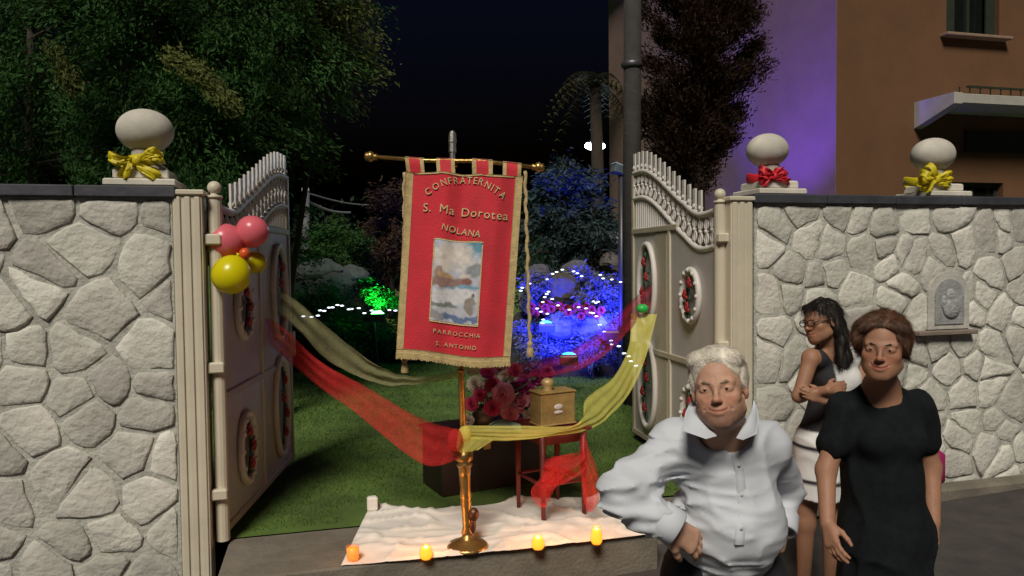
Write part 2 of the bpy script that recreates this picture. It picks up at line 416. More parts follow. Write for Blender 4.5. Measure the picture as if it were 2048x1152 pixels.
# ------------------------------------------------------------------ ball finials with bows
def finial(px, py_ball, px_base, py_base, rad, label):
    y = WY + .165
    b = on_y(px_base, py_base, y); c = on_y(px, py_ball, y)
    b.z = 2.372; x = b.x
    t = thing('ball_finial', b, label, 'wall finial', 'plaster ball finials on the street wall')
    MB().box((x, y, b.z + .022), (.40, .38, .044), bev=.008).obj('plinth', M_plaster, t)
    MB().box((x, y, b.z + .075), (.31, .30, .062), bev=.01).obj('plinth', M_plaster, t)
    zc = c.z - rad * .83; mb = MB()
    z0 = b.z + .105; hh = max(.03, zc - z0)
    mb.lathe((x, y, z0), [(.135, 0), (.125, hh * .15), (.085, hh * .4), (.07, hh * .7), (.082, hh * .85), (.07, hh + .03)], 28)
    mb.obj('neck', M_plaster, t, smooth=True)
    mb = MB(); mb.ball((x + (c.x - x) * .7, y, c.z), (rad * 1.09, rad * 1.04, rad * .88), 36, 22); mb.obj('ball', M_plaster, t, smooth=True)
    return Vector((x, y, zc))
def bow(px, py, size, m, label, seed, tails=True):
    c = on_y(px, py, WY + .03); rnd = random.Random(seed)
    t = thing('fabric_bow', c, label, 'bow', 'fabric bows tied on the finials')
    for sgn in (-1, 1):                            # looped ribbon wings, crumpled
        for q in range(3):
            a = rnd.uniform(-.5, .5) + (q - 1) * .55; d = Vector((sgn * math.cos(a), -.15, math.sin(a)))
            l = size * rnd.uniform(.75, 1.0); w = size * rnd.uniform(.32, .45); n = 14; V = []
            side = Vector((0, 1, 0)).cross(d).normalized()
            for i in range(n + 1):
                s = i / n; ang = 2 * math.pi * s
                p = d * l * .5 * (1 - math.cos(ang)) + Vector((0, -1, 0)) * size * .28 * math.sin(ang) + side * size * .1 * math.sin(ang * 2 + q)
                ww = w * (.25 + .75 * math.sin(math.pi * min(1, max(0, .5 * (1 - math.cos(ang)))) ** .7 * .5))
                for k in range(5):
                    f = k / 4 - .5
                    V.append(c + p + side * ww * f + Vector((0, -1, 0)) * .02 * math.sin(k * 2.2 + i * 1.1 + q))
            link('loop', V, grid_faces(n + 1, 5), m, t, smooth=True)
    MB().ball(c + Vector((0, -size * .22, 0)), (size * .17, size * .15, size * .2), 12, 8).obj('knot', m, t, smooth=True)
    band = MB()
    cc = Vector((c.x, WY + .165, c.z)); band.tube([cc + Vector((math.cos(a) * .10, math.sin(a) * .135, .01 * math.sin(3 * a))) for a in np.linspace(0, 2 * math.pi, 25)], [(.008, .035)] * 25, 8, False)
    band.obj('band', m, t, smooth=True)
f1 = finial(291, 262, 293, 372, .152, 'largest plaster ball finial, above the left stone wall')
f2 = finial(1533, 301, 1538, 392, .146, 'plaster ball finial with a red bow, beside the right gate pillar')
f3 = finial(1865, 310, 1866, 396, .156, 'rightmost plaster ball finial, with a yellow bow below it')
bow(276, 322, .165, M_yellow, 'yellow fabric bow on the left wall finial', 3)
bow(1545, 353, .135, M_redrib, 'coral red fabric bow on the finial beside the right gate pillar', 5)
bow(1866, 360, .175, M_yellow, 'yellow fabric bow on the rightmost wall finial', 9)

# ------------------------------------------------------------------ gate pillars
def pillar(pxa, pxb, label):
    a = on_y(pxa, 700, WY - .03).x; b = on_y(pxb, 700, WY - .03).x; w = b - a; c = (a + b) / 2
    t = thing('gate_pillar', (c, WY + .07, -.2), label, 'gate pillar', 'cream metal gate pillars')
    MB().box((c, WY + .07, 1.06), (w, .18, 2.52), bev=.006).obj('post', M_cream, t)
    for k in range(3):
        x = a + w * (k + .5) / 3
        MB().box((x, WY - .024, 1.06), (w / 3 - .022, .016, 2.50), bev=.006).obj('flute', M_cream, t)
    MB().box((c, WY + .07, 2.335), (w + .03, .22, .035), bev=.008).obj('cap', M_cream, t)
    return a, b
la, lb = pillar(352, 411, 'cream fluted gate pillar at the end of the left stone wall')
ra, rb = pillar(1463, 1507, 'cream fluted gate pillar between the gate and the right stone wall')

# ------------------------------------------------------------------ gate leaves
def rose(mb_r, mb_l, c, r, rnd, nrm):
    q = nrm.to_track_quat('Z', 'Y').to_matrix()
    for i in range(7):
        a = i * 2.4; d = r * (.15 + .12 * i) * .8
        p = c + q @ Vector((math.cos(a) * d, math.sin(a) * d, r * .35 * (1 - i / 9)))
        mb_r.ball(p, (r * .42, r * .42, r * .25), 7, 5, q)
    for i in range(2):
        a = rnd.uniform(0, 6.28); p = c + q @ Vector((math.cos(a) * r * 1.3, math.sin(a) * r * 1.3, 0))
        mb_l.ball(p, (r * .6, r * .3, r * .12), 7, 5, q)
M_rosered = mat('rose_red', (.30, .018, .020), .6, var=.3, scale=20, bump=.2)
M_leafg = mat('rose_leaf', (.03, .10, .055), .6, var=.3, scale=20, bump=.2)
M_rail = mat('rail_paint', (.60, .57, .54), .5, var=.1, scale=5, bump=.08)
def leaf(hx, ang, side, label, dz=0):
    """side=-1: left leaf (hinged left), its inward face looks to +x; ang = swing of the free end from +y towards +x"""
    t = thing('gate_leaf', (hx, WY + .09, LZ), label, 'gate', 'open gate leaves', rot=0)
    D = Vector((math.sin(ang), math.cos(ang), 0)); P0 = Vector((hx, WY + .09, 0)); nrm = Vector((-D.y, D.x, 0)) * side    # face seen from the drive
    L = 1.84
    def W(s, z, o=0): return P0 + D * s + Vector((0, 0, z)) + nrm * o
    sm = lambda a, b, x: (lambda q: q * q * (3 - 2 * q))(min(1, max(0, (x - a) / (b - a))))
    zt = lambda s: 2.27 - .03 * math.sin(math.pi * min(1, s / .6)) + (.47 - dz) * sm(.25, 1.65, s)
    z2 = lambda s: 2.00 - .03 * math.sin(math.pi * min(1, s / .6)) + (.49 - dz) * sm(.25, 1.65, s)
    PT = 2.17
    # hinge post with ball
    hp = MB().tube([W(-.0, LZ + .02), W(0, 2.31)], .042, 14).obj('hinge_post', M_cream, t, smooth=False)
    mb = MB(); mb.lathe(W(0, 2.31), [(.05, 0), (.05, .015), (.025, .02), (.025, .035)], 16); mb.ball(W(0, 2.375), .043, 16, 10); mb.obj('post_knob', M_cream, hp, smooth=True)
    for z in (.45, 1.25, 2.05):
        MB().box(W(-.055, z) + Vector((0, 0, 0)), (.10, .05, .07), bev=.01).obj('hinge', M_cream, hp)
    # sheet panel, top following the lower rail then level
    n = 40; V = []; F = []
    for i in range(n + 1):
        s = .05 + (L - .05) * i / n; zz = min(z2(s), PT)
        V += [W(s, LZ + .06, .008), W(s, zz, .008), W(s, zz, -.008), W(s, LZ + .06, -.008)]
    for i in range(n):
        a = i * 4
        for k in range(4): F.append([a + k, a + (k + 1) % 4, a + 4 + (k + 1) % 4, a + 4 + k])
    F += [[0, 1, 2, 3], [n * 4 + 3, n * 4 + 2, n * 4 + 1, n * 4]]
    link('sheet_panel', V, F, M_panel, t)
    # frame: stiles and rails
    for s, z0, z1, w in ((.92, LZ + .09, PT, .045), (L - .02, LZ + .05, zt(L) + .0, .045)):
        MB().box(W(s, (z0 + z1) / 2), (.045, w, z1 - z0), Matrix.Rotation(-ang, 3, 'Z'), bev=.005).obj('stile', M_cream if s < 1 else M_taupe, t)
    for z in (LZ + .08, PT, 1.05):
        s0 = .04 if z < PT else .75
        MB().box(W((s0 + L) / 2, z), (.05, L - s0, .05), Matrix.Rotation(-ang, 3, 'Z'), bev=.005).obj('cross_rail', M_taupe, t)
    MB().box(W(1.12, 1.15), (.026, .27, 1.98), Matrix.Rotation(-ang, 3, 'Z'), bev=.005).obj('broad_stile', M_taupe, t)
    for fn, r in ((zt, .026), (z2, .024)):
        ss = np.linspace(.03, L, 36); MB().tube([W(s, fn(s)) for s in ss], r, 10).obj('curved_rail', M_rail, t, smooth=True)
    # pickets between the rails and ornaments
    k = 0
    for s in np.arange(.12, L - .02, .105):
        a, b = z2(s), zt(s)
        MB().tube([W(s, a), W(s, b)], .010, 6).obj('picket', M_rail, t)
        k += 1
        m_ = MB(); zc = (a + b) / 2
        for q in (-1, 1):
            m_.tube([W(s + .034 * math.cos(u), zc + q * .055 + .042 * math.sin(u)) for u in np.linspace(0, 2 * math.pi, 13)], .008, 6, False)
        m_.ball(W(s, zc), (.02, .02, .02), 8, 6); m_.obj('scroll', M_rail, t, smooth=True)
        if s > .3:                                    # flat spear above the top rail
            h = .17; c = W(s, b + .02 + h / 2)
            MB().box(c, (.016, .050, h), Matrix.Rotation(-ang, 3, 'Z'), bev=.003).obj('spear', M_rail, t)
            MB().ball(W(s, b + .05), .024, 8, 6).obj('spear_collar', M_rail, t, smooth=True)
        if a > PT + .06 and s < L - .06:
            MB().tube([W(s, PT), W(s, a)], .011, 6).obj('bar', M_rail, t)
            MB().tube([W(s + .052, PT), W(s + .052, z2(s + .052))], .011, 6).obj('bar', M_rail, t)
    # ovals with roses
    rnd = random.Random(5)
    def oval(sc, zc, rs, rz, kind):
        f = MB(); f.tube([W(sc + rs * math.cos(u), zc + rz * math.sin(u), .03) for u in np.linspace(0, 2 * math.pi, 33)], .026, 8, False)
        o = f.obj('oval_frame', M_rail, t, smooth=True)
        V = [W(sc, zc, .012)] + [W(sc + rs * math.cos(u), zc + rz * math.sin(u), .012) for u in np.linspace(0, 2 * math.pi, 33)[:-1]]
        link('oval_backing', V, [[0, 1 + i, 1 + (i + 1) % 32] for i in range(32)], mat('oval_back', (.33, .33, .32), .4, var=.3, scale=9, bump=.1), o)
        mr, ml = MB(), MB()
        ml.tube([W(sc + .3 * rs * math.sin(v * 3), zc + rz * (v * 1.6 - .8), .035) for v in np.linspace(0, 1, 12)], .012, 6)
        for i in range(4 if kind else 3):
            v = (i + .5) / (4 if kind else 3) * 2 - 1
            rose(mr, ml, W(sc + rs * .3 * math.sin(i * 2.1), zc + rz * .72 * v, .05), .050, rnd, nrm)
        tag(mr.obj('roses', M_rosered, o, smooth=True), kind='stuff'); tag(ml.obj('rose_leaves', M_leafg, o, smooth=True), kind='stuff')
        if not kind:
            for u in np.linspace(0, 2 * math.pi, 13)[:-1]:
                MB().ball(W(sc + rs * .98 * math.cos(u), zc + rz * .98 * math.sin(u), .045), .022, 8, 6).obj('boss', M_rail, o, smooth=True)
    oval(.46, 1.60, .16, .21, 0); oval(1.42, 1.66, .20, .38, 1); oval(1.42, .72, .20, .40, 1); oval(.46, .62, .16, .24, 0)
    # drop bolt and handle
    MB().box(W(L - .12, 1.20, .05), (.05, .05, .22), Matrix.Rotation(-ang, 3, 'Z'), bev=.008).obj('lock_box', M_cream, t)
    return W, D
hxl = on_y(437, 700, WY + .09).x; hxr = on_y(1440, 600, WY + .09).x
WL, DL = leaf(hxl, R(11), -1, 'cream gate leaf on the left, open inward and seen edge-on behind the balloons', .10)
WR, DR = leaf(hxr, R(3.5), 1, 'cream gate leaf on the right, open, with scalloped spear-topped rails and rose ovals')

# ------------------------------------------------------------------ balloons
def balloon(px, py, d, r, m, label, dirn, sz=1.1):
    c = at(px, py, d); ax = Vector(dirn).normalized()
    t = thing('balloon', c, label, 'balloon', 'balloons tied to the left gate leaf')
    prof = []
    for i in range(1, 22):
        th = math.pi * i / 22; rr = math.sin(th) * r; zz = -math.cos(th) * r * sz
        if zz > 0: zz *= 1.12; 
        prof.append((rr, -zz))
    prof = [(p[0], p[1]) for p in prof]
    mb = MB(); mb.lathe(c, [(q[0], q[1]) for q in prof], 28, ax); mb.obj('skin', m, t, smooth=True)
    e = c - ax * r * sz * 1.13
    mb = MB(); mb.lathe(e, [(.004, .012), (.008, 0), (.014, -.014)], 10, ax); mb.obj('neck', m, t, smooth=True)
balloon(449, 482, 4.70, .112, M_pinkb, 'pink balloon touching the gate pillar, left of the other pink balloon', (-.8, 0, .1), 1.0)
balloon(505, 462, 4.75, .103, M_pinkb, 'upper pink balloon of the bunch on the left gate leaf', (.4, .1, .9), .95)
balloon(462, 551, 4.60, .118, M_yelb, 'large yellow balloon at the bottom of the bunch on the left gate leaf', (-.3, -.1, -.9), .98)
balloon(509, 525, 4.85, .072, M_yelb, 'small yellow balloon tucked behind the large yellow one', (.7, .2, -.1))
balloon(489, 507, 4.68, .034, M_orgb, 'tiny orange balloon knotted in the middle of the bunch', (.5, 0, .8))
gb = at(1285, 617, 6.5)
tag(MB().ball(gb, (.055, .045, .04), 16, 10).obj('balloon', mat('balloon_green', (.05, .62, .12), .3, var=.05, bump=0, trans=.3), smooth=True, base=None), 'small bright green balloon where the drapes meet the right gate leaf', 'balloon')

# ------------------------------------------------------------------ banner stand
PB = on_z(935, 1090, LZ + .02); PBD = (PB - CAM).dot(FWD)
stand = thing('banner_stand', PB, 'tall brass processional pole on a round foot, holding up the red banner', 'banner stand')
ptop = at(906, 318, PBD + .05)
ax = (ptop - PB)
mb = MB(); mb.lathe(PB + Vector((0, 0, -.012)), [(.128, 0), (.130, .010), (.118, .022), (.085, .030), (.075, .040), (.05, .048), (.032, .07), (.028, .085)], 40)
mb.obj('foot', M_gold, stand, smooth=True)
def pp(f): return PB + ax * f
H = ax.length
def fz(py): return (1090 - py) / (1090 - 318)
prof = [(.030, .06), (.036, .08), (.026, .11), (.028, .20), (.034, .26), (.031, .28), (.036, .30), (.032, .36), (.036, .42), (.041, .50), (.044, H * fz(935)), (.052, H * fz(930)), (.036, H * fz(926)), (.056, H * fz(920)), (.058, H * fz(906)), (.034, H * fz(900)), (.030, H * fz(892))]
mb = MB(); mb.lathe(PB, prof, 24, ax); mb.obj('turned_shaft', M_gold, stand, smooth=True)
mb = MB(); mb.ball(pp(fz(1030)) + RT * .045, (.034, .03, .045), 14, 10); mb.ball(pp(fz(1052)) + RT * .035, (.024, .024, .05), 12, 8); mb.obj('side_ornament', mat('bronze', (.14, .06, .035), .4, metal=.7, bump=.3), stand, smooth=True)
mb = MB(); mb.tube([pp(fz(892)), pp(fz(600)), pp(1)], [.021, .017, .015], 14); mb.obj('pole', M_gold, stand, smooth=True)
for f in (.45, .62, .8):
    MB().lathe(pp(f), [(.018, -.01), (.024, -.004), (.024, .004), (.018, .01)], 14, ax).obj('ring', M_gold, stand, smooth=True)
mb = MB(); c0 = at(905, 318, PBD + .05); c1 = at(905, 262, PBD + .05)
mb.tube([c0, c0.lerp(c1, .2), c0.lerp(c1, .25), c0.lerp(c1, .55), c0.lerp(c1, .6), c0.lerp(c1, .9), c1], [.018, .018, .024, .022, .026, .023, .012], 8); mb.obj('silver_finial', M_silver, stand)
BD = PBD - .06
cl, cr_ = at(752, 314, BD + .02), at(1066, 334, BD + .03)
mid1, mid2 = at(850, 321, BD + .02), at(960, 322, BD + .03)
mb = MB(); mb.tube([cl, mid1, mid2, cr_], .0125, 12); cb = mb.obj('crossbar', M_gold, stand, smooth=True)
for e, o in ((cl, cr_), (cr_, cl)):
    a_ = (e - o).normalized(); mb = MB(); mb.lathe(e - a_ * .01, [(.014, 0), (.022, .008), (.016, .018), (.030, .030), (.034, .05), (.024, .062), (.028, .070), (.012, .080)], 16, a_); mb.obj('crossbar_knob', M_gold, cb, smooth=True)
MB().box(pp(.985) + FWD * -.03, (.05, .07, .05), bev=.008).obj('clamp', M_gold, stand)

# ------------------------------------------------------------------ banner cloth
ban = thing('banner', at(920, 340, BD), 'crimson velvet confraternity banner with gold border, lettering and a painted panel', 'banner')
TL, TR, BR, BL = at(811, 340, BD), at(1046, 350, BD + .02), at(1020, 728, BD - .03), at(792, 712, BD - .03)
BF = np.array(FWD)
def bpos(u, v, off=0):
    u = np.asarray(u, float); v = np.asarray(v, float)
    P = ((1 - u) * (1 - v))[..., None] * np.array(TL) + (u * (1 - v))[..., None] * np.array(TR) + (u * v)[..., None] * np.array(BR) + ((1 - u) * v)[..., None] * np.array(BL)
    w = .020 * np.sin(u * 13 + .6 + .8 * v) * (1 - .45 * v) + .008 * np.sin(u * 29 + v * 2) * (1 - .7 * v) + .010 * np.sin(v * 5 + u * 3) * v
    sag = -.010 * (1 - v) * np.abs(np.sin(u * math.pi * 3 + .2)) + .012 * v * np.sin(u * 6.5 + .5)
    return P + (w - off)[..., None] * BF + sag[..., None] * np.array((0, 0, 1.))
def bsheet(name, u0, u1, v0, v1, nu, nv, off, m, parent, colors=None, back=.004, **k):
    U, Vv = np.meshgrid(np.linspace(u0, u1, nu), np.linspace(v0, v1, nv), indexing='ij')
    A = bpos(U, Vv, off).reshape(-1, 3); B = bpos(U, Vv, off - back).reshape(-1, 3)
    F = grid_faces(nu, nv); n = nu * nv
    idx = np.arange(n).reshape(nu, nv); loop = list(idx[:, 0]) + list(idx[-1, 1:]) + list(idx[-2::-1, -1]) + list(idx[0, -2:0:-1])
    side = np.array([[loop[i], loop[(i + 1) % len(loop)], loop[(i + 1) % len(loop)] + n, loop[i] + n] for i in range(len(loop))])
    cc = None if colors is None else np.concatenate([colors(U, Vv).reshape(-1, 3)] * 2)
    o = link(name, np.concatenate([A, B]), np.concatenate([F, F[:, ::-1] + n, side]), m, parent, True, colors=cc)
    return o
bsheet('velvet_cloth', .005, .995, .002, .985, 90, 60, 0, M_red, ban)
bsheet('side_border', 0, .064, 0, .985, 8, 60, .005, M_goldcloth, ban); bsheet('side_border', .936, 1, 0, .985, 8, 60, .005, M_goldcloth, ban)
bsheet('top_piping', .074, .926, 0, .010, 60, 3, .006, M_goldcloth, ban)
bsheet('bottom_border', 0, 1, .966, .992, 70, 4, .0095, M_goldcloth, ban)
# fringe threads below
mb = MB(); V = []; F = []
for i, u in enumerate(np.linspace(.004, .996, 210)):
    a = bpos(np.array(u), np.array(.99), .006); l = .036 + random.uniform(-.006, .004); j = random.uniform(-.003, .003)
    b = len(V); w = .0024
    rt = np.array(RT); up = np.array((0, 0, 1.))
    for (q, dz) in ((-w, 0), (w, 0), (w + j, -l), (-w + j, -l)): V.append(a + rt * q + up * dz - BF * .004)
    for (q, dz) in ((-w, 0), (w, 0), (w + j, -l), (-w + j, -l)): V.append(a + rt * q + up * dz + BF * .002)
    F += [[b, b + 1, b + 2, b + 3], [b + 7, b + 6, b + 5, b + 4], [b, b + 3, b + 7, b + 4], [b + 1, b + 5, b + 6, b + 2]]
tag(link('fringe', V, F, M_goldcloth, ban), kind='stuff')
# tabs round the crossbar
for u, w in ((.085, .155), (.345, .155), (.655, .175), (.905, .155)):
    def barp(q): 
        x = 809 + q * 238
        return cl.lerp(mid1, (x - 752) / 98) if x < 850 else (mid1.lerp(mid2, (x - 850) / 110) if x < 960 else mid2.lerp(cr_, (x - 960) / 106))
    for (a_, b_, m_, nm) in ((-.5, -.30, M_goldcloth, 'tab_edge'), (-.30, .30, M_red, 'hanging_tab'), (.30, .5, M_goldcloth, 'tab_edge')):
        V = []
        for q in (u + a_ * w, u + b_ * w):
            tp = barp(q); bt = Vector(bpos(np.array(min(1, max(0, q))), np.array(.004), .004))
            for f in (0, .5, 1): V.append(bt.lerp(tp, f) - FWD * (.016 * f))
            V.append(tp + Vector((0, 0, .016))); V.append(tp + FWD * .016); V.append(bt + FWD * .012)
        link(nm, V, grid_faces(2, 6), m_, ban, True)
# painted panel
def paint(U, Vv):
    u = (U - .285) / .405; v = (Vv - .365) / .435
    N = lambda s, k: fbm(np.stack([u * s, v * s * 1.6, u * 0 + k], -1), k, 4)
    col = np.zeros(U.shape + (3,)) + np.array((.42, .43, .50)); 
    def lay(mask, c): 
        m_ = np.clip(mask, 0, 1)[..., None]; col[:] = col * (1 - m_) + np.array(c) * m_
    g = lambda x, a, b: np.clip((x - a) / (b - a), 0, 1)
    blob = lambda cu, cv, ru, rv, k=1.: np.clip((1.15 - np.sqrt(((u - cu + .12 * N(4, 3)) / ru) ** 2 + ((v - cv + .06 * N(5, 4)) / rv) ** 2)) * 3, 0, 1) * k
    lay(g(v, .40, .25), (.42, .46, .56)); lay(blob(.9, .06, .30, .12), (.09, .24, .33)); lay(blob(.38, .20, .45, .17), (.60, .54, .49)); lay(blob(.70, .30, .35, .07), (.52, .50, .50))
    lay(blob(.12, .40, .13, .10), (.30, .21, .17)); lay(blob(.85, .36, .18, .09), (.23, .25, .27)); lay(blob(.25, .42, .15, .05), (.40, .26, .13))
    lay(blob(.35, .50, .42, .06), (.25, .15, .13)); lay(blob(.70, .50, .14, .045), (.22, .09, .08)); lay(blob(.65, .42, .13, .03), (.58, .52, .45))
    lay(blob(.7, .565, .5, .025), (.16, .30, .42)); lay(blob(.35, .67, .60, .09), (.56, .55, .57)); lay(blob(.25, .79, .28, .05), (.16, .18, .17)); lay(blob(.5, .83, .5, .03), (.45, .45, .47))
    lay(blob(.84, .78, .11, .10), (.24, .21, .18)); lay(blob(.84, .67, .05, .02), (.15, .12, .11)); lay(blob(.55, .93, .6, .04), (.10, .15, .28)); lay(blob(.1, .93, .2, .06), (.28, .27, .28))
    col *= (1 + .22 * N(14, 9))[..., None]
    return np.clip(col, 0, 1)
M_paint = mat('painted_silk', (1, 1, 1), .6, var=0, scale=8, bump=.15, attr='tint', col2=(.95, .95, .95))
bsheet('painted_panel', .285, .69, .365, .80, 60, 90, .006, M_paint, ban, colors=paint)
for (a, b, c, d_, k) in ((.275, .70, .358, .366, 0), (.275, .70, .798, .807, 0), (.275, .286, .366, .798, 1), (.689, .70, .366, .798, 1)):
    bsheet('panel_piping', a, b, c, d_, 20 if not k else 2, 2 if not k else 30, .0075, M_letter, ban)
# embroidered lettering: each line's letters laid on the cloth
def letter_mesh(ch, bold=.0):
    cu = bpy.data.curves.new('glyph', 'FONT'); cu.body = ch; cu.size = 1; cu.extrude = .0; cu.offset = 0; cu.resolution_u = 3
    o = bpy.data.objects.new('glyph', cu); C.objects.link(o); dg = bpy.context.evaluated_depsgraph_get(); dg.update()
    me = o.evaluated_get(dg).to_mesh(); V = np.array([v.co[:] for v in me.vertices]).reshape(-1, 3); F = [list(p.vertices) for p in me.polygons]
    o.evaluated_get(dg).to_mesh_clear(); bpy.data.objects.remove(o); bpy.data.curves.remove(cu); return V, F
GL = {}
ASP = (TL - BL).length / (TL - TR).length
def lettering(text, uc, vc, size, width, arc=0, slope=0, bold=.018, sp=1.15):
    """uc, vc centre; size cap height in u units; arc: how far the ends drop (v units)"""
    adv = []; 
    for ch in text:
        if ch != ' ' and ch not in GL: GL[ch] = letter_mesh(ch, bold)
        adv.append(.42 if ch == ' ' else GL[ch][0][:, 0].max() + .10)
    tot = sum(adv); V = []; F = []; x = 0
    for ch, a in zip(text, adv):
        if ch != ' ':
            lv, lf = GL[ch]; cx = (x + a / 2) / tot - .5
            rot = -math.atan2(arc * 8 * cx * ASP + slope * ASP, width) if (arc or slope) else 0
            v0 = vc + arc * 4 * cx * cx + slope * cx; u0 = uc + cx * width; s = size / .7; b = len(V)
            X = (lv[:, 0] - (a - .1) / 2) * s * min(1.0, width / (tot * s)) ; Y = lv[:, 1] * s
            X, Y = X * math.cos(rot) - Y * math.sin(rot), X * math.sin(rot) + Y * math.cos(rot)
            P = bpos(u0 + X, v0 - Y / ASP, np.full(len(X), .0095)); P2 = bpos(u0 + X, v0 - Y / ASP, np.full(len(X), .004))
            n = len(P); V += list(P); F += [[i + b for i in f] for f in lf]
            V += list(P2); 
            ed = {}
            for f in lf:
                for i in range(len(f)): e = (f[i], f[(i + 1) % len(f)]); ed[e] = 1
            for e in ed:
                if (e[1], e[0]) not in ed: F.append([e[0] + b, e[1] + b, e[1] + b + n, e[0] + b + n])
        x += a
    tag(link('embroidered_lettering', V, F, M_letter, ban), kind='stuff')
lettering('CONFRATERNITA', .52, .050, .058, .66, arc=.085)
lettering('S.', .20, .215, .072, .08)
lettering('Ma Dorotea', .60, .230, .072, .60, slope=.02)
lettering('NOLANA', .50, .325, .055, .34, slope=.03)
lettering('PARROCCHIA', .52, .865, .034, .42)
lettering('S. ANTONIO', .52, .930, .034, .36)
# cords with tassels
for (a, b, w) in ((at(1050, 342, BD + .05), at(1060, 690, BD + .06), .011), (at(808, 345, BD + .03), at(809, 722, BD + .04), .009)):
    t = thing('tassel_cord', a, 'gold tassel cord hanging to the right of the banner' if w > .01 else 'gold tassel cord behind the left edge of the banner', 'tassel cord')
    mb = MB(); n = 60
    mb.tube([a.lerp(b, i / n) + RT * .004 * math.sin(i * .9) for i in range(n + 1)], [w * (1 + .18 * math.sin(i * 1.9)) for i in range(n + 1)], 8); mb.obj('cord', M_goldcloth, t, smooth=True)
    mb = MB(); mb.lathe(b, [(.012, .02), (.020, .01), (.018, -.005), (.012, -.012), (.020, -.025), (.024, -.07), (.022, -.072)], 12); mb.obj('tassel', M_goldcloth, t, smooth=True)

# ------------------------------------------------------------------ floor cloth, candles
def zc(p, dz=0): return Vector((p.x, p.y, LZ + .006 + dz))
fr = [on_z(x, y, LZ) for x, y in ((682, 1134), (760, 1128), (840, 1122), (935, 1112), (1020, 1103), (1120, 1092), (1220, 1080), (1322, 1068))]
bk = [on_z(x, y, LZ) for x, y in ((742, 1010), (800, 1018), (870, 1022), (950, 1015), (1030, 1000), (1110, 1000), (1170, 996), (1222, 985))]
nu, nv = 110, 46; V = []
for i in range(nu):
    a = i / (nu - 1) * 7; k = min(6, int(a)); f = a - k; A = fr[k].lerp(fr[k + 1], f); B = bk[k].lerp(bk[k + 1], f)
    for j in range(nv):
        p = A.lerp(B, j / (nv - 1)); n_ = float(fbm(np.array((p.x * 5, p.y * 5, 0.)), 3, 3)); n2 = abs(float(vnoise(np.array((p.x * 2.2 + p.y, p.y * 7, 0.)), 8)))
        e = 1 if 0 < j < nv - 1 and 0 < i < nu - 1 else .2
        V.append((p.x, p.y + (.02 * math.sin(p.x * 9) if j == nv - 1 else 0), max(LZ, gz(p.x, p.y) if p.y > WY + .2 else 0) + .008 + max(0, .016 * n_ + .026 * (1 - n2) ** 7 + .018 * (1 - abs(float(vnoise(np.array((p.x * 5 - p.y * 3, p.y * 3, 5.)), 18)))) ** 9) * e))
tag(link('floor_cloth', V, grid_faces(nu, nv)[:, ::-1], M_cloth, None, True), 'wrinkled white cloth spread on the entrance slab under the candles', 'cloth')
mb = MB(); p = on_z(745, 1022, LZ + .01); mb.box(p + Vector((0, 0, .055)), (.075, .06, .10), bev=.012); mb.obj('x', M_cloth)
o = bpy.data.objects['x']; o.name = 'paper_bag'; tag(o, 'small white paper bag standing on the back left corner of the floor cloth', 'paper bag')
M_glow = mat('lit_wax', (.9, .35, .05), .5, var=.1, bump=0, emis=(1, .34, .015), estr=1.9)
M_glow2 = mat('lit_wax_low', (.9, .35, .05), .5, var=.1, bump=0, emis=(1, .22, .03), estr=.75)
M_flame = mat('flame', (1, .8, .2), .5, var=0, bump=0, emis=(1, .72, .10), estr=9)
M_jar = mat('amber_glass', (.9, .45, .10), .12, var=.05, bump=0, alpha=.22)
for (px, py, r, h, lit, lab) in ((706, 1120, .040, .085, .35, 'dim cylinder candle glass at the left corner of the floor cloth'),
                                (852, 1118, .040, .085, 1, 'lit candle glass just left of the banner stand foot'),
                                (1076, 1098, .042, .085, 1.1, 'lit candle glass right of the banner stand, in front of the table'),
                                (1193, 1088, .038, .115, 1.3, 'tallest lit candle glass, nearest the man in the white shirt')):
    b = on_z(px, py, LZ + .012); t = thing('candle', b, lab, 'candle', 'lit candles along the front of the floor cloth')
    pr_ = [(r * .72, 0), (r, h * .18), (r * 1.02, h * .6), (r * .8, h * .82), (r * .78, h)]
    if lit < .5: pr_ = [(r * .84, 0), (r * .95, h * .3), (r, h)]
    MB().lathe(b, pr_, 24).obj('glass', M_jar, t, smooth=True)
    MB().lathe(b + Vector((0, 0, .003)), [(q[0] * .90, q[1] * (.78)) for q in pr_], 20).obj('wax', M_glow if lit > .5 else M_glow2, t, smooth=True)
    if lit > .5:
        MB().lathe(b + Vector((0, 0, h * .76)), [(.012, -.035), (.021, -.022), (.021, -.006), (.012, .008), (.003, .018)], 12).obj('flame', M_flame, t, smooth=True)
    ld = bpy.data.lights.new('candle_light', 'POINT'); ld.energy = 1.7 * lit; ld.color = (1, .33, .06); ld.shadow_soft_size = .05
    lo = bpy.data.objects.new('candle_light', ld); C.objects.link(lo); lo.parent = t; lo.location = (0, 0, h + .05)

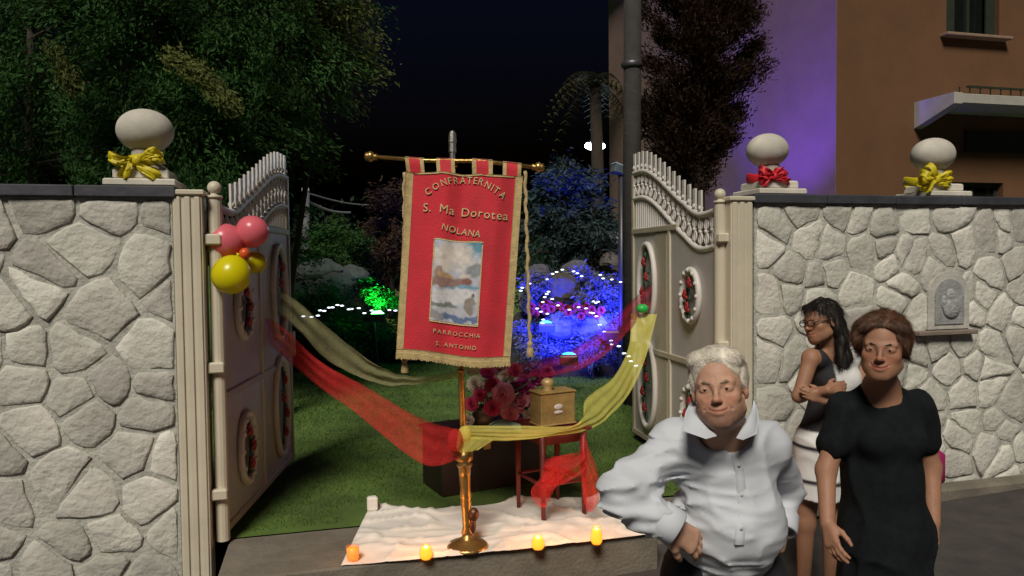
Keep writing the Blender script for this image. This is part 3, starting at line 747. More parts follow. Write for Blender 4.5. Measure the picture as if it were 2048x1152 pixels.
# ------------------------------------------------------------------ table with box, flowers and chest
TZ = None
ptl = on_z(1087, 1046, LZ + .01); ptr = on_z(1168, 1030, LZ + .01)
dT = (ptl - CAM).dot(FWD)
topz = at(1100, 862, dT).z
tb = thing('side_table', ptl.lerp(ptr, .5) + Vector((.0, .18, 0)), 'small red wooden table on thin legs holding the brass box', 'table')
ux = (ptr - ptl).normalized(); uy = Vector((-ux.y, ux.x, 0))
tl_ = ptl - ux * .28 - uy * .02
tw, td = (ptr - ptl).length + .34, .44
cc_ = tl_ + ux * tw / 2 + uy * td / 2
RM = Matrix((ux, uy, Vector((0, 0, 1)))).transposed()
MB().box(Vector((cc_.x, cc_.y, topz - .012)), (tw, td, .024), RM, bev=.006).obj('tabletop', M_wood, tb)
legs = [ptl, ptr, ptl + uy * .36, ptr + uy * .36]
for q in legs: 
    tgt = Vector((q.x, q.y, topz - .03))
    MB().tube([Vector((q.x, q.y, LZ + .014)), Vector((q.x, q.y, .4)), tgt], [.014, .019, .024], 10).obj('leg', M_wood, tb, smooth=True)
for a_, b_ in ((0, 1), (1, 3), (3, 2), (2, 0)):
    A, B = legs[a_], legs[b_]; MB().tube([Vector((A.x, A.y, LZ + .26)), Vector((B.x, B.y, LZ + .26))], .012, 8).obj('stretcher', M_wood, tb)
    MB().box(Vector(((A.x + B.x) / 2, (A.y + B.y) / 2, topz - .06)), ((B - A).length - .03, .018, .07), RM if abs((B - A).normalized().dot(ux)) > .7 else RM @ Matrix.Rotation(math.pi / 2, 3, 'Z')).obj('apron', M_wood, tb)
# brass box with round finial and pale badge
dB = dT + .12
bl, br, bt = at(1078, 850, dB), at(1156, 845, dB + .03), at(1078, 790, dB)
M_box = mat('brass_box', (.40, .26, .09), .5, metal=.2, var=.25, scale=14, bump=.2)
bx = thing('brass_box', Vector((bl.x, bl.y, topz)), 'brass casket with a round finial and pale badge on the table', 'casket')
bw = (br - bl).length; bh = bt.z - topz; bd = .16
bc = bl.lerp(br, .5) + uy * bd / 2; bc.z = topz + bh / 2 + .01
MB().box(bc, (bw, bd, bh), RM, bev=.008).obj('body', M_box, bx)
MB().box(bc + Vector((0, 0, bh / 2 + .006)), (bw + .014, bd + .014, .014), RM, bev=.004).obj('lid', M_box, bx)
MB().box(bc + Vector((0, 0, -bh / 2 + .004)), (bw + .014, bd + .014, .012), RM, bev=.004).obj('base_moulding', M_box, bx)
kn = bc + ux * (-.04) + Vector((0, 0, bh / 2 + .03))
MB().lathe(kn - Vector((0, 0, .03)), [(.04, 0), (.045, .01), (.03, .03), (.042, .05), (.046, .07), (.036, .088), (.01, .098)], 20).obj('lid_finial', mat('pale_gold', (.55, .38, .16), .5, metal=.3, bump=.2), bx, smooth=True)
M_badge = mat('pale_badge', (.62, .56, .54), .5, bump=.1)
for dz, hh in ((.016, .020), (-.022, .013)):
    q = bc - uy * (bd / 2 + .002) + Vector((0, 0, dz)); MB().ball(q, (.036, .006, hh), 20, 10, RM).obj('badge', M_badge, bx, smooth=True)
# dark chest behind
chd = 5.65
cz0 = gz(0, 5.9)
cA, cB = at(866, 985, chd), at(1078, 985, chd + .2)
chm = cA.lerp(cB, .5); chh = at(960, 868, chd).z
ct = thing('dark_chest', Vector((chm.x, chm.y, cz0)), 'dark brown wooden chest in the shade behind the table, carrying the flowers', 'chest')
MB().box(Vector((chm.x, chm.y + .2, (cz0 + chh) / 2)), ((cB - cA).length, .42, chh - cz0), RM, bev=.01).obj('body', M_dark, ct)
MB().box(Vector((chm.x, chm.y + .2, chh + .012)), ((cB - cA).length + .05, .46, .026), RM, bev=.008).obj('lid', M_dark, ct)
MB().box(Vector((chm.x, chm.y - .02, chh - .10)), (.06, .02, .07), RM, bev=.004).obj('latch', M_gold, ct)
# bouquet
vs_ = Vector((chm.x, chm.y + .12, chh + .026))
bq = thing('flower_bouquet', vs_, 'large bouquet of pink, red and white roses on the dark chest beside the brass box', 'flowers')
MB().lathe(vs_, [(.06, 0), (.075, .02), (.085, .09), (.065, .13), (.08, .15)], 20).obj('vase', mat('vase', (.12, .10, .07), .3), bq, smooth=True)
cols = {'p': mat('petal_pink', (.90, .36, .46), .6, var=.2, scale=30, bump=.1, trans=.2), 'r': mat('petal_red', (.70, .08, .20), .6, var=.2, scale=30, bump=.1, trans=.2),
        'w': mat('petal_white', (.70, .64, .52), .6, var=.2, scale=30, bump=.1, trans=.2), 'm': mat('petal_magenta', (.42, .03, .22), .6, var=.2, scale=30, bump=.1, trans=.2)}
def bloom(c, r, m, par, rnd, nrm):
    V = []; F = []; q = nrm.to_track_quat('Z', 'Y').to_matrix()
    for ring, (cnt, tilt, rr) in enumerate(((3, .25, .35), (5, .65, .6), (6, 1.0, .85), (7, 1.3, 1.0))):
        for i in range(cnt):
            a = 2 * math.pi * (i + .5 * ring) / cnt + rnd.uniform(-.2, .2); b = len(V); ww = r * rr * .75
            for s in range(4):
                f = s / 3; rad = r * rr * math.sin(tilt) * f; z = r * .75 * math.cos(tilt) * f - r * .3 * ring * .25 + r * .10 * math.sin(f * 3.14)
                for k in (-1, 0, 1):
                    cup = abs(k) * r * .14 * f
                    p = Vector((rad + .02 * r * k, k * ww * math.sin(.5 + f * 2.1) * .8, z + cup)); p.rotate(Matrix.Rotation(a, 3, 'Z'))
                    V.append(c + q @ p)
            for s in range(3):
                for k in range(2): F.append([b + s * 3 + k, b + s * 3 + k + 1, b + s * 3 + 4 + k, b + s * 3 + 3 + k])
    link('bloom', V, F, m, par, True)
rnd = random.Random(4)
fl = [(1005, 790, .085, 'p'), (1045, 805, .075, 'p'), (1020, 828, .06, 'p'), (985, 815, .06, 'r'), (960, 790, .05, 'r'), (950, 768, .055, 'w'), (1012, 755, .055, 'w'), (1050, 770, .07, 'm'),
      (1075, 755, .06, 'm'), (975, 745, .05, 'm'), (1030, 740, .05, 'r'), (968, 835, .05, 'w'), (990, 848, .05, 'r'), (1060, 830, .05, 'w'), (943, 808, .05, 'r'), (1095, 745, .05, 'm'), (1045, 850, .045, 'r'),
      (935, 840, .045, 'w'), (1065, 795, .055, 'p'), (985, 770, .06, 'r'), (1025, 775, .05, 'm'), (1010, 855, .05, 'w')]
dF = (vs_ - CAM).dot(FWD)
st = MB(); lv = MB()
for (px, py, r, k) in fl:
    p = at(px, py, dF + rnd.uniform(-.16, .12)); bloom(p, r * 1.22, cols[k], bq, rnd, ((CAM - p).normalized() + Vector((rnd.uniform(-.4, .4), 0, rnd.uniform(0, .7)))).normalized())
    st.tube([vs_ + Vector((0, 0, .13)), vs_.lerp(p, .6) + Vector((0, 0, .05)), p], .004, 5)
for i in range(70):
    p = at(rnd.uniform(935, 1100), rnd.uniform(745, 865), dF + rnd.uniform(-.1, .2)); M = Matrix.Rotation(rnd.uniform(0, 6), 3, 'Z') @ Matrix.Rotation(rnd.uniform(-1, 1), 3, 'X')
    lv.ball(p, (.04, .016, .004), 6, 4, M)
tag(st.obj('stems', M_leafg, bq), kind='stuff'); tag(lv.obj('leaves', mat('bouquet_leaf', (.04, .09, .05), .6, var=.4, scale=12, bump=0), bq), kind='stuff')
# little things on the table top: crumpled pale paper
p = at(1008, 862, dT + .05); sheet('crumpled_paper', [[at(978, 848, dT), at(1005, 838, dT + .1), at(1040, 846, dT + .1)], [at(975, 862, dT), at(1010, 856, dT + .02), at(1045, 862, dT)]], mat('pale_green_paper', (.38, .46, .34), .7, var=.2, scale=20), wav=.02, folds=3, nu=20, nv=10)
tag(bpy.data.objects['crumpled_paper'], 'crumpled pale green tissue paper in front of the bouquet', 'tissue paper')

# ------------------------------------------------------------------ tulle drapes
def row(*pts): return [at(*p) for p in pts]
dg_ = 5.75
o = sheet('red_drape', [row((497, 622, 5.9), (560, 650, 5.6), (640, 722, 5.35), (734, 775, 5.1), (820, 825, 4.95), (880, 850, 4.80), (925, 858, PBD - .03)),
              row((505, 650, 5.88), (575, 690, 5.6), (640, 747, 5.33), (727, 800, 5.1), (818, 860, 4.93), (878, 892, 4.78), (922, 888, PBD - .05)),
              row((515, 668, 5.86), (585, 730, 5.6), (640, 775, 5.35), (712, 826, 5.1), (800, 898, 4.92), (860, 932, 4.78), (916, 918, PBD - .05))], M_tulle_r, wav=.009, folds=3, nu=120, nv=26, seed=1)
tag(o, 'red tulle swag from the left gate leaf down to the banner pole', 'drape')
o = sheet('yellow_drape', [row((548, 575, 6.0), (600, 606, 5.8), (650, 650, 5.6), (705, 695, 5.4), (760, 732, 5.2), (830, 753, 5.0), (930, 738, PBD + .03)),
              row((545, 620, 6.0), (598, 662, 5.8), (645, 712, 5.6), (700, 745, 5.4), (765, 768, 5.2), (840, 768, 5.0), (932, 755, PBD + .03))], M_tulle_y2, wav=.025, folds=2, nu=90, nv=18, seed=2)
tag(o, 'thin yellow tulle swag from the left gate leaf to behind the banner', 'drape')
o = sheet('red_drape', [row((1308, 560, 6.9), (1262, 602, 6.5), (1205, 655, 6.1), (1140, 700, 5.8), (1060, 722, 5.4), (1000, 728, 5.1), (932, 735, PBD + .04)),
              row((1315, 605, 6.9), (1270, 648, 6.5), (1215, 705, 6.1), (1150, 742, 5.8), (1065, 755, 5.4), (1000, 752, 5.1), (934, 750, PBD + .04))], M_tulle_r2, wav=.03, folds=2, nu=90, nv=18, seed=3)
tag(o, 'deep red tulle swag from the right gate leaf to behind the banner', 'drape')
o = sheet('yellow_drape', [row((1262, 626, 6.6), (1258, 690, 6.3), (1228, 752, 5.9), (1172, 798, 5.4), (1160, 848, 5.05), (1060, 852, 4.8), (930, 850, PBD - .04)),
              row((1290, 628, 6.55), (1276, 700, 6.25), (1243, 768, 5.85), (1195, 830, 5.3), (1120, 862, 4.85), (1030, 868, 4.7), (930, 864, PBD - .07)),
              row((1314, 628, 6.5), (1292, 712, 6.2), (1256, 790, 5.8), (1188, 856, 5.2), (1090, 874, 4.76), (1000, 883, 4.62), (930, 876, PBD - .06))], M_tulle_y, wav=.015, folds=4, nu=120, nv=26, seed=4)
tag(o, 'yellow tulle swag from the right gate leaf across the table to the pole', 'drape')
# knots on the pole
tag(MB().ball(at(930, 868, PBD - .05), (.045, .04, .05), 14, 10).obj('drape_knot', M_tulle_y, smooth=True), 'yellow tulle knot tied round the banner pole', 'fabric knot')
sheet('yellow_tail', [row((915, 872, PBD - .06), (912, 900, PBD - .07)), row((960, 876, PBD - .06), (925, 905, PBD - .07)), row((990, 880, PBD - .05), (955, 900, PBD - .06))], M_tulle_y, wav=.01, nu=10, nv=12)
o = bpy.data.objects['yellow_tail']; o.name = 'drape_tail'; tag(o, 'short yellow tulle tail hanging from the knot on the pole', 'drape tail')
tag(MB().ball(at(910, 880, PBD - .09), (.05, .035, .07), 14, 10).obj('drape_knot', M_tulle_r, smooth=True), 'red tulle knot on the left side of the banner pole', 'fabric knot')
# red tulle round table legs
dq = dT - .04
o = sheet('table_drape', [row((1100, 915, dq), (1082, 955, dq), (1062, 985, dq), (1075, 1010, dq), (1092, 1012, dq)),
              row((1130, 912, dq - .03), (1120, 945, dq - .05), (1100, 965, dq - .06), (1098, 990, dq - .05), (1100, 1000, dq - .02)),
              row((1160, 912, dq), (1150, 930, dq - .03), (1130, 955, dq - .05), (1110, 975, dq - .05), (1105, 985, dq))], M_tulle_r, wav=.03, folds=2, nu=40, nv=30, seed=6)
tag(o, 'red tulle looped round the left legs of the table', 'drape')
o = sheet('table_drape', [row((1163, 870, dq + .05), (1160, 905, dq), (1162, 950, dq), (1168, 1000, dq), (1172, 1028, dq)),
              row((1172, 880, dq + .02), (1180, 920, dq - .03), (1188, 960, dq - .05), (1192, 1000, dq - .05), (1185, 1020, dq - .03)),
              row((1175, 890, dq + .05), (1192, 930, dq), (1200, 965, dq), (1210, 990, dq), (1208, 1005, dq))], M_tulle_r, wav=.03, folds=2, nu=40, nv=20, seed=7)
tag(o, 'red tulle hanging down the right leg of the table', 'drape')
o = sheet('table_drape', [row((1090, 920, dq), (1130, 908, dq - .04), (1170, 900, dq)), row((1085, 945, dq - .03), (1130, 940, dq - .08), (1172, 918, dq - .03)), row((1080, 975, dq), (1130, 965, dq - .05), (1175, 935, dq))], M_tulle_r, wav=.03, folds=2, nu=30, nv=24, seed=8)
tag(o, 'red tulle swag tied between the two front legs of the table', 'drape')

# ------------------------------------------------------------------ foliage
def leaf_cloud(P, D, size, asp, seed, up=.0):
    """two-triangle leaves at points P with long directions D"""
    rng = np.random.default_rng(seed); n = len(P)
    D = D + rng.normal(0, .45, (n, 3)); D /= np.linalg.norm(D, axis=1)[:, None] + 1e-9
    A = rng.normal(0, 1, (n, 3)); Sx = np.cross(D, A); Sx /= np.linalg.norm(Sx, axis=1)[:, None] + 1e-9
    l = size * rng.uniform(.6, 1.35, n)[:, None]; w = l * asp
    V = np.stack([P - D * l * .5, P + Sx * w * .5, P + D * l * .5, P - Sx * w * .5], 1).reshape(-1, 3)
    F = (np.arange(n) * 4)[:, None] + np.array([[0, 1, 2, 3]]); return V, F
def M_fol(name, c, var=.5, scale=1.1): return mat(name, c, .75, var=var, scale=scale, bump=0, trans=.22, spec=.2)
def tree(name, label, base, trunk_h, crown, nclump, per, size, m, seed, asp=.30, lean=0, droop=-.3, trunk_r=.12, group=None, clump_r=.35, cat='tree', spray=1.0):
    """crown: list of ellipsoids (centre, radii)"""
    rng = np.random.default_rng(seed); base = Vector(base)
    t = thing(name, base, label, cat, group)
    top = Vector(crown[0][0])
    mb = MB(); pts = [base - Vector((0, 0, .1)), base.lerp(top, .35) + Vector((lean, 0, 0)), base.lerp(top, .7), top]
    mb.tube(pts, [trunk_r, trunk_r * .8, trunk_r * .6, trunk_r * .25], 9); tr = mb.obj('trunk', M_bark, t, smooth=True)
    PP = []; DD = []; br = MB()
    wts = np.array([r[0] * r[1] * r[2] for _, r in crown]) ** .7; wts /= wts.sum()
    for q in range(nclump):
        i = rng.choice(len(crown), p=wts); c, r = crown[i]; d = rng.normal(0, 1, 3); d /= np.linalg.norm(d); rad = rng.uniform(.35, 1.0) ** .6
        cc = np.array(c) + d * np.array(r) * rad
        if q % 6 == 0: br.tube([pts[1].lerp(pts[3], min(1, max(0, (cc[2] - base.z) / max(.1, top.z - base.z) - .2))), Vector(cc)], [trunk_r * .22, trunk_r * .06], 5)
        ax = d * np.array((1, 1, .35)) + np.array((0, 0, droop)); ax /= np.linalg.norm(ax)
        cr = clump_r * rng.uniform(.6, 1.4)
        g = rng.normal(0, .42, (per, 3)) * cr; al = rng.uniform(-.9, .9, per)[:, None] * cr * spray
        PP.append(cc + g * (1 - .35 * np.abs(al) / (cr * spray + 1e-6)) * .75 + al * ax); DD.append(np.tile(ax, (per, 1)))
    V, F = leaf_cloud(np.concatenate(PP), np.concatenate(DD), size, asp, seed + 1)
    tag(br.obj('branches', M_bark, t), kind='stuff')
    tag(link('crown', V, F, m, t), kind='stuff')
    return t
def gnd(x, y): return gz(x, y)
g_thuja = M_fol('thuja_leaf', (.026, .078, .016), var=.65, scale=.9)
g_thuja2 = M_fol('thuja_leaf_yellow', (.10, .12, .03), var=.6, scale=1.2)
g_brown = M_fol('cypress_leaf', (.026, .013, .006), var=.5)
g_olive = M_fol('olive_leaf', (.045, .075, .075), var=.5)
g_green = M_fol('laurel_leaf', (.035, .085, .020), var=.5)
g_bush = M_fol('hedge_leaf', (.020, .042, .022), var=.5)
g_pale = M_fol('pale_shrub_leaf', (.06, .085, .075), var=.4)
def ell(px, py, d, rx, ry, rz): return (tuple(at(px, py, d)), (rx, ry, rz))
def base_of(px, d):
    p = at(px, 700, d); return (p.x, p.y, gnd(p.x, p.y))
tree('conifer_tree', 'dark conifer with drooping sprays rising behind the left end of the stone wall', base_of(60, 8.6), 3, [ell(60, 60, 8.6, 1.5, 1.0, 1.5), ell(60, 280, 8.2, 1.5, .9, .8), ell(150, -150, 8.8, 1.5, 1, 1.5)], 210, 420, .062, g_thuja, 21, droop=-.6, spray=1.5)
tree('conifer_tree', 'dark conifer directly behind the left ball finial', base_of(330, 8.2), 3, [ell(310, 40, 8.2, 1.2, .9, 1.5), ell(370, 270, 8.0, 1.1, .8, .75), ell(300, -160, 8.4, 1.3, 1, 1.2)], 210, 420, .062, g_thuja, 22, droop=-.6, spray=1.5)
tree('conifer_tree', 'conifer with yellowish sprays reaching over the left gate leaf', base_of(545, 8.4), 3, [ell(540, 70, 8.3, .95, .8, 1.0), ell(490, 260, 8.1, .62, .6, .7), ell(500, -140, 8.6, 1.2, 1, 1.0)], 170, 420, .062, g_thuja, 25, droop=-.6, spray=1.5)
tree('conifer_tree', 'lighter olive-coloured conifer limb against the night sky, furthest right of the left trees', base_of(545, 9.3), 3, [ell(660, 40, 8.7, .34, .4, .55), ell(655, 120, 8.7, .32, .3, .35), ell(600, 190, 8.6, .3, .25, .3)], 44, 380, .06, g_thuja2, 28, droop=-.6, spray=1.5, trunk_r=.05)
_t = bpy.data.objects['conifer_tree.001']; rng = np.random.default_rng(77)
for (a_, b_) in ((at(338, 112, 7.3), at(400, 150, 7.25)), (at(395, 140, 7.25), at(470, 220, 7.2)), (at(100, 95, 7.4), at(150, 180, 7.3))):
    f_ = rng.uniform(0, 1, 1500)[:, None]; P_ = np.array(a_) * (1 - f_) + np.array(b_) * f_ + rng.normal(0, .045, (1500, 3)); V, F = leaf_cloud(P_, np.tile(np.array((b_ - a_).normalized()), (1500, 1)), .06, .3, 7)
    tag(link('pale_spray', V, F, g_thuja2, _t), 'yellowish spray hanging in front of the darker crown', kind='stuff')
tree('cypress_tree', 'dark brown cypress between the grey pole and the orange house', base_of(1395, 9.6), 3, [ell(1398, 90, 9.6, .80, .6, 1.4), ell(1380, 240, 9.6, .62, .45, .8), ell(1360, 310, 9.6, .40, .4, .5), ell(1400, -120, 9.7, .85, .6, 1.2)], 230, 620, .06, g_brown, 31, droop=.9, clump_r=.25)
tree('olive_tree', 'bluish silver-leaved tree right of the banner', base_of(1130, 13.5), 2, [ell(1130, 400, 13.5, .55, .5, .8), ell(1100, 480, 13.3, .7, .5, .6), ell(1180, 480, 13.4, .55, .5, .6), ell(1120, 370, 13.6, .3, .3, .3)], 70, 220, .11, g_olive, 41, clump_r=.3)
tree('laurel_bush', 'rounded green bush under the utility pole, left of the banner', base_of(692, 15), 1, [ell(692, 478, 15, .55, .5, .5), ell(670, 510, 15, .45, .4, .35), ell(715, 510, 15, .4, .4, .4)], 40, 260, .09, g_green, 43, clump_r=.28, cat='bush', trunk_r=.06)
tree('brown_shrub', 'brownish tree dim behind the left edge of the banner', base_of(785, 16), 1, [ell(785, 440, 16, .55, .5, .9), ell(770, 540, 16, .6, .5, .6)], 40, 230, .10, M_fol('russet_leaf', (.055, .032, .018)), 45, clump_r=.3, trunk_r=.08)
M_palm = M_fol('palm_leaf', (.055, .05, .022), var=.4)
# palm
pb = Vector(base_of(1190, 20)); ph = at(1190, 165, 20)
pt = thing('palm_tree', pb, 'tall dim palm tree behind the street lamp', 'palm tree')
MB().tube([pb, pb.lerp(ph, .5) + Vector((.1, 0, 0)), ph], [.24, .17, .15], 10).obj('trunk', M_bark, pt, smooth=True)
rng = np.random.default_rng(3)
for i in range(26):
    a = i * 2.4; el_ = rng.uniform(-.3, 1.0); L_ = rng.uniform(1.2, 1.7); n = 12; V = []; F = []
    for k in range(n):
        f = k / (n - 1); r_ = L_ * f * math.cos(el_ * (1 - f * .5)); z = L_ * (f * math.sin(el_) - 1.0 * f * f); p = ph + Vector((math.cos(a) * r_, math.sin(a) * r_, z)); sd = Vector((-math.sin(a), math.cos(a), 0))
        for s in (-1, 1):
            b = len(V); l = .34 * math.sin(math.pi * min(.98, f * .9 + .08)); V += [p, p + Vector((math.cos(a), math.sin(a), 0)) * .07, p + sd * s * l + Vector((0, 0, -l * .55))]; F.append([b, b + 1, b + 2])
    tag(link('frond', V, F, M_palm, pt), kind='stuff')
# hedge row and border shrubs at the end of the lawn
shrubs = [(600, 640, 13.6, .7), (655, 655, 13.2, .6), (700, 640, 13.8, .65), (745, 690, 12.8, .45), (800, 660, 13.4, .6), (870, 690, 13.0, .5), (620, 700, 12.4, .45), (1060, 650, 12.9, .5), (1235, 560, 14.5, .7), (1225, 650, 13.2, .55), (560, 560, 12.5, .8), (600, 540, 15.5, .7), (960, 660, 13.5, .6), (680, 700, 12.5, .4)]
wh = ['low dark shrub at the left end of the border', 'dark shrub under the left string lights', 'dark shrub beneath the pale rocks', 'small dark shrub under the green floodlight', 'dark shrub behind the left half of the banner', 'low shrub hidden below the banner edge', 'low dark shrub at the lawn edge by the left gate leaf', 'dark shrub at the foot of the blue-lit rockery, left side', 'tall dark shrub beside the foot of the grey pole', 'dark shrub right of the blue floodlight', 'big dark shrub seen past the free end of the left gate leaf', 'dark shrub behind the utility pole', 'dark shrub behind the middle of the banner', 'low olive shrub between the two left tulle swags']
for i, ((px, py, d, r), lb_) in enumerate(zip(shrubs, wh)):
    p = at(px, py, d); g = gnd(p.x, p.y)
    tree('shrub', lb_, (p.x, p.y, g), .5, [((p.x, p.y, max(g + r * .5, p.z)), (r, r * .7, max(.3, (p.z - g + r * .4) / 1.2)))], 26, 170, .075, g_bush if i != 13 else g_green, 60 + i, cat='shrub', group='shrubs along the garden border', trunk_r=.035, clump_r=.26)
# distant tree mass
rng = np.random.default_rng(9); PP = []
for i in range(150):
    px = rng.uniform(560, 1330); d = rng.uniform(24, 34); top = 560 - 60 * abs(math.sin(px * .011)) - 30 * math.sin(px * .031); c = np.array(at(px, rng.uniform(top, 640), d)); PP.append(c + rng.normal(0, .55, (260, 3)))
PP = np.concatenate(PP); V, F = leaf_cloud(PP, np.tile((0, 0, 1.), (len(PP), 1)), .2, .5, 5)
tag(link('far_trees', V, F, g_bush), 'dark mass of far trees closing off the garden', 'trees', kind='stuff')
# grass blades on the lawn near the gate
rng = np.random.default_rng(12); n = 90000
d = 4.9 + 8 * rng.uniform(0, 1, n) ** 1.3; X = rng.uniform(-3.5, 3.6, n) + d * .12; Y = d
keep = (Y > WY + .25) & ~((Y < WY + .6) & (X > .1) & (X < 2.3)); X, Y = X[keep], Y[keep]; n = len(X)
Z = LZ + .03 * np.sin(X * 1.3) * np.cos(Y) * (Y > 6); h = rng.uniform(.012, .032, n) * (1 + .35 * vnoise(np.stack([X * 1.5, Y * 1.5, X * 0], -1), 2)); a = rng.uniform(0, 6.28, n); w = rng.uniform(.002, .0045, n) * (1 + (Y - 5) * .25); lx, ly = rng.normal(0, .012, n), rng.normal(0, .012, n)
V = np.stack([np.stack([X - w * np.cos(a), Y - w * np.sin(a), Z], -1), np.stack([X + w * np.cos(a), Y + w * np.sin(a), Z], -1), np.stack([X + lx, Y + ly, Z + h], -1)], 1).reshape(-1, 3)
tag(link('grass', V, np.arange(n * 3).reshape(-1, 3), M_blade), 'short mown grass of the garden lawn', 'grass', kind='stuff')

# ------------------------------------------------------------------ rocks
def rock(name, label, c, r, seed, m=M_rock, cat='rock', group=None, parent=None):
    mb = MB(); mb.ball((0, 0, 0), 1, 22, 14); V = np.array([tuple(v) for v in mb.V]); V = V * (1 + .32 * fbm(V * 1.5 + seed, seed, 3))[:, None] * np.array(r) + np.array(c)
    o = link(name, V, mb.F, m, parent, False, base=None if parent else tuple(c))
    if not parent: tag(o, label, cat, group)
    return o
rk = [(640, 548, 14.2, .50, .30, 'pale flat rock on top of the rock pile below the utility pole'), (668, 575, 13.9, .40, .28, 'pale rock in the middle of the left rock pile'), (618, 590, 13.7, .36, .26, 'pale rock at the lower left of the left rock pile'), (700, 555, 14.4, .35, .22, 'greyish rock at the right end of the left rock pile')]
for i, (px, py, d, rx, rz, lb_) in enumerate(rk):
    rock('rock', lb_, at(px, py, d), (rx, rx * .7, rz), i + 1, group='pale rocks piled at left')
M_rockd = mat('grotto_rock', (.10, .10, .13), .9, var=.4, scale=3, bump=.8, bscale=14)
M_rocko = mat('olive_rock', (.075, .065, .03), .9, var=.3, scale=3, bump=.6)
gr = [(1112, 585, 11.4, .34, .30, M_rocko, 'rounded olive boulder in the centre of the blue-lit rockery'), (1075, 555, 11.9, .22, .22, M_rockd, 'blue-lit rock at the upper left of the rockery'), (1150, 545, 12.0, .22, .20, M_rockd, 'blue-lit rock crowning the rockery'),
      (1190, 570, 11.9, .26, .20, M_rockd, 'blue-lit rock right of the crown of the rockery'), (1225, 590, 11.8, .25, .20, M_rockd, 'blue-lit rock at the right end of the rockery'), (1065, 610, 11.5, .20, .20, M_rockd, 'blue-lit rock at the left foot of the rockery'), (1120, 650, 11.0, .30, .20, M_rockd, 'dark low rock below the olive boulder'), (1190, 650, 11.1, .30, .2, M_rockd, 'dark low rock to the right above the blue floodlight'), (1165, 610, 11.5, .22, .18, M_rockd, 'rock tucked right of the olive boulder')]
for i, (px, py, d, rx, rz, m_, lb_) in enumerate(gr):
    rock('rock', lb_, at(px, py, d), (rx, rx * .7, rz), i + 20, m_, group='rocks of the lit rockery')
# earth mound under the rockery
mc = at(1140, 690, 11.9); rock('rockery_mound', 'earth mound carrying the blue-lit rockery', (mc.x, mc.y, LZ + .1), (1.2, .75, .95), 77, M_soil, 'mound')
mc = at(655, 620, 14.3); rock('rock_mound', 'earth mound under the pale rocks at left', (mc.x, mc.y, LZ + .4), (1.2, .8, .95), 78, M_soil, 'mound')
tree('shrub', 'leafy bush catching the blue floodlight around the rockery top', base_of(1180, 12.2), .5, [ell(1205, 585, 11.3, .32, .2, .22), ell(1078, 575, 11.2, .13, .2, .24), ell(1165, 552, 11.5, .22, .2, .10), ell(1130, 640, 10.9, .25, .1, .06)], 46, 170, .07, M_fol('rockery_leaf', (.16, .17, .19)), 95, cat='shrub', clump_r=.2, trunk_r=.03)
for i, (px, py, d_, r_) in enumerate(((1078, 700, 10.9, .22), (1185, 700, 10.8, .26), (1232, 660, 11.0, .30), (1110, 700, 11.2, .2), (1060, 660, 11.2, .22), (1215, 620, 11.3, .26))):
    tree('shrub', ('low pale-leaved plant left of the blue floodlight', 'low pale-leaved plant right of the blue floodlight', 'pale-leaved plant at the right end of the rockery, by the grey pole', 'small pale plant just behind the blue floodlight', 'pale-leaved plant at the left foot of the rockery', 'upper pale-leaved plant in front of the right rockery rocks')[i], base_of(px, d_), .3, [ell(px, py, d_, r_, r_ * .7, r_ * .8)], 16, 110, .06, MATS['rockery_leaf'], 130 + i, cat='plant', group='low plants round the rockery', clump_r=.16, trunk_r=.02)
M_redfl = mat('red_flower', (.30, .01, .012), .6, var=.3, bump=.1)
rnd = random.Random(8)
for (px, py, lb_) in ((1095, 618, 'patch of red flowers left of the olive boulder'), (1165, 622, 'patch of red flowers right of the olive boulder')):
    c = at(px, py, 10.9); t = thing('flower_patch', c, lb_, 'flowers', 'red flower patches in the rockery')
    for i in range(15):
        p = c + Vector((rnd.uniform(-.28, .28), rnd.uniform(-.1, .1), rnd.uniform(-.09, .09))); bloom(p, .06, M_redfl, t, rnd, (CAM - p).normalized())

# ------------------------------------------------------------------ garden floodlights, lit plant, blue light
def flood(px, py, d, col, e, aim, label, size=1.15, spr=.6, ecol=None, strn=18, grp=None):
    c = at(px, py, d); t = thing('floodlight', c, label, 'floodlight', grp)
    a = (Vector(aim) - c).normalized(); q = a.to_track_quat('Z', 'Y').to_matrix()
    MB().box(c - a * .05, (.24, .14, .06), q, bev=.015).obj('housing', M_metal, t)
    MB().ball(c + a * .02, (.11, .065, .075), 16, 10, q).obj('lens', mat('lens_' + label.split()[0], col, .3, var=0, bump=0, emis=ecol or col, estr=strn), t)
    MB().tube([c - a * .06, c - a * .06 + Vector((0, 0, -.25))], .012, 6).obj('spike', M_metal, t)
    for pass_, (ang, en) in enumerate(((spr, e), (2.4, e * .10))):
        l = bpy.data.lights.new('flood_beam', 'SPOT'); l.energy = en; l.color = col; l.spot_size = ang; l.spot_blend = .7; l.shadow_soft_size = .06
        lo = bpy.data.objects.new('flood_beam', l); C.objects.link(lo); lo.location = a * .13; lo.parent = t; lo.rotation_euler = (-a).to_track_quat('Z', 'Y').to_euler()
tree('lit_plant', 'slender plant lit bright green by the small floodlight', base_of(757, 12.2), .5, [ell(742, 565, 12.2, .16, .15, .14), ell(757, 590, 12.1, .20, .15, .12), ell(775, 600, 12.1, .20, .15, .10), ell(755, 612, 12.0, .12, .1, .1)], 22, 90, .07, M_fol('fern_leaf', (.06, .12, .04)), 99, cat='plant', clump_r=.13, trunk_r=.02)
flood(755, 632, 11.5, (.02, 1, .10), 420, at(755, 560, 12.3), 'green floodlight on the ground under the slender plant', spr=1.0, ecol=(.10, 1, .20))
flood(1138, 716, 9.6, (.02, .03, 1), 1300, at(1150, 530, 12.4), 'blue floodlight on the ground in front of the rockery', spr=1.5, ecol=(.03, .30, 1), strn=10)
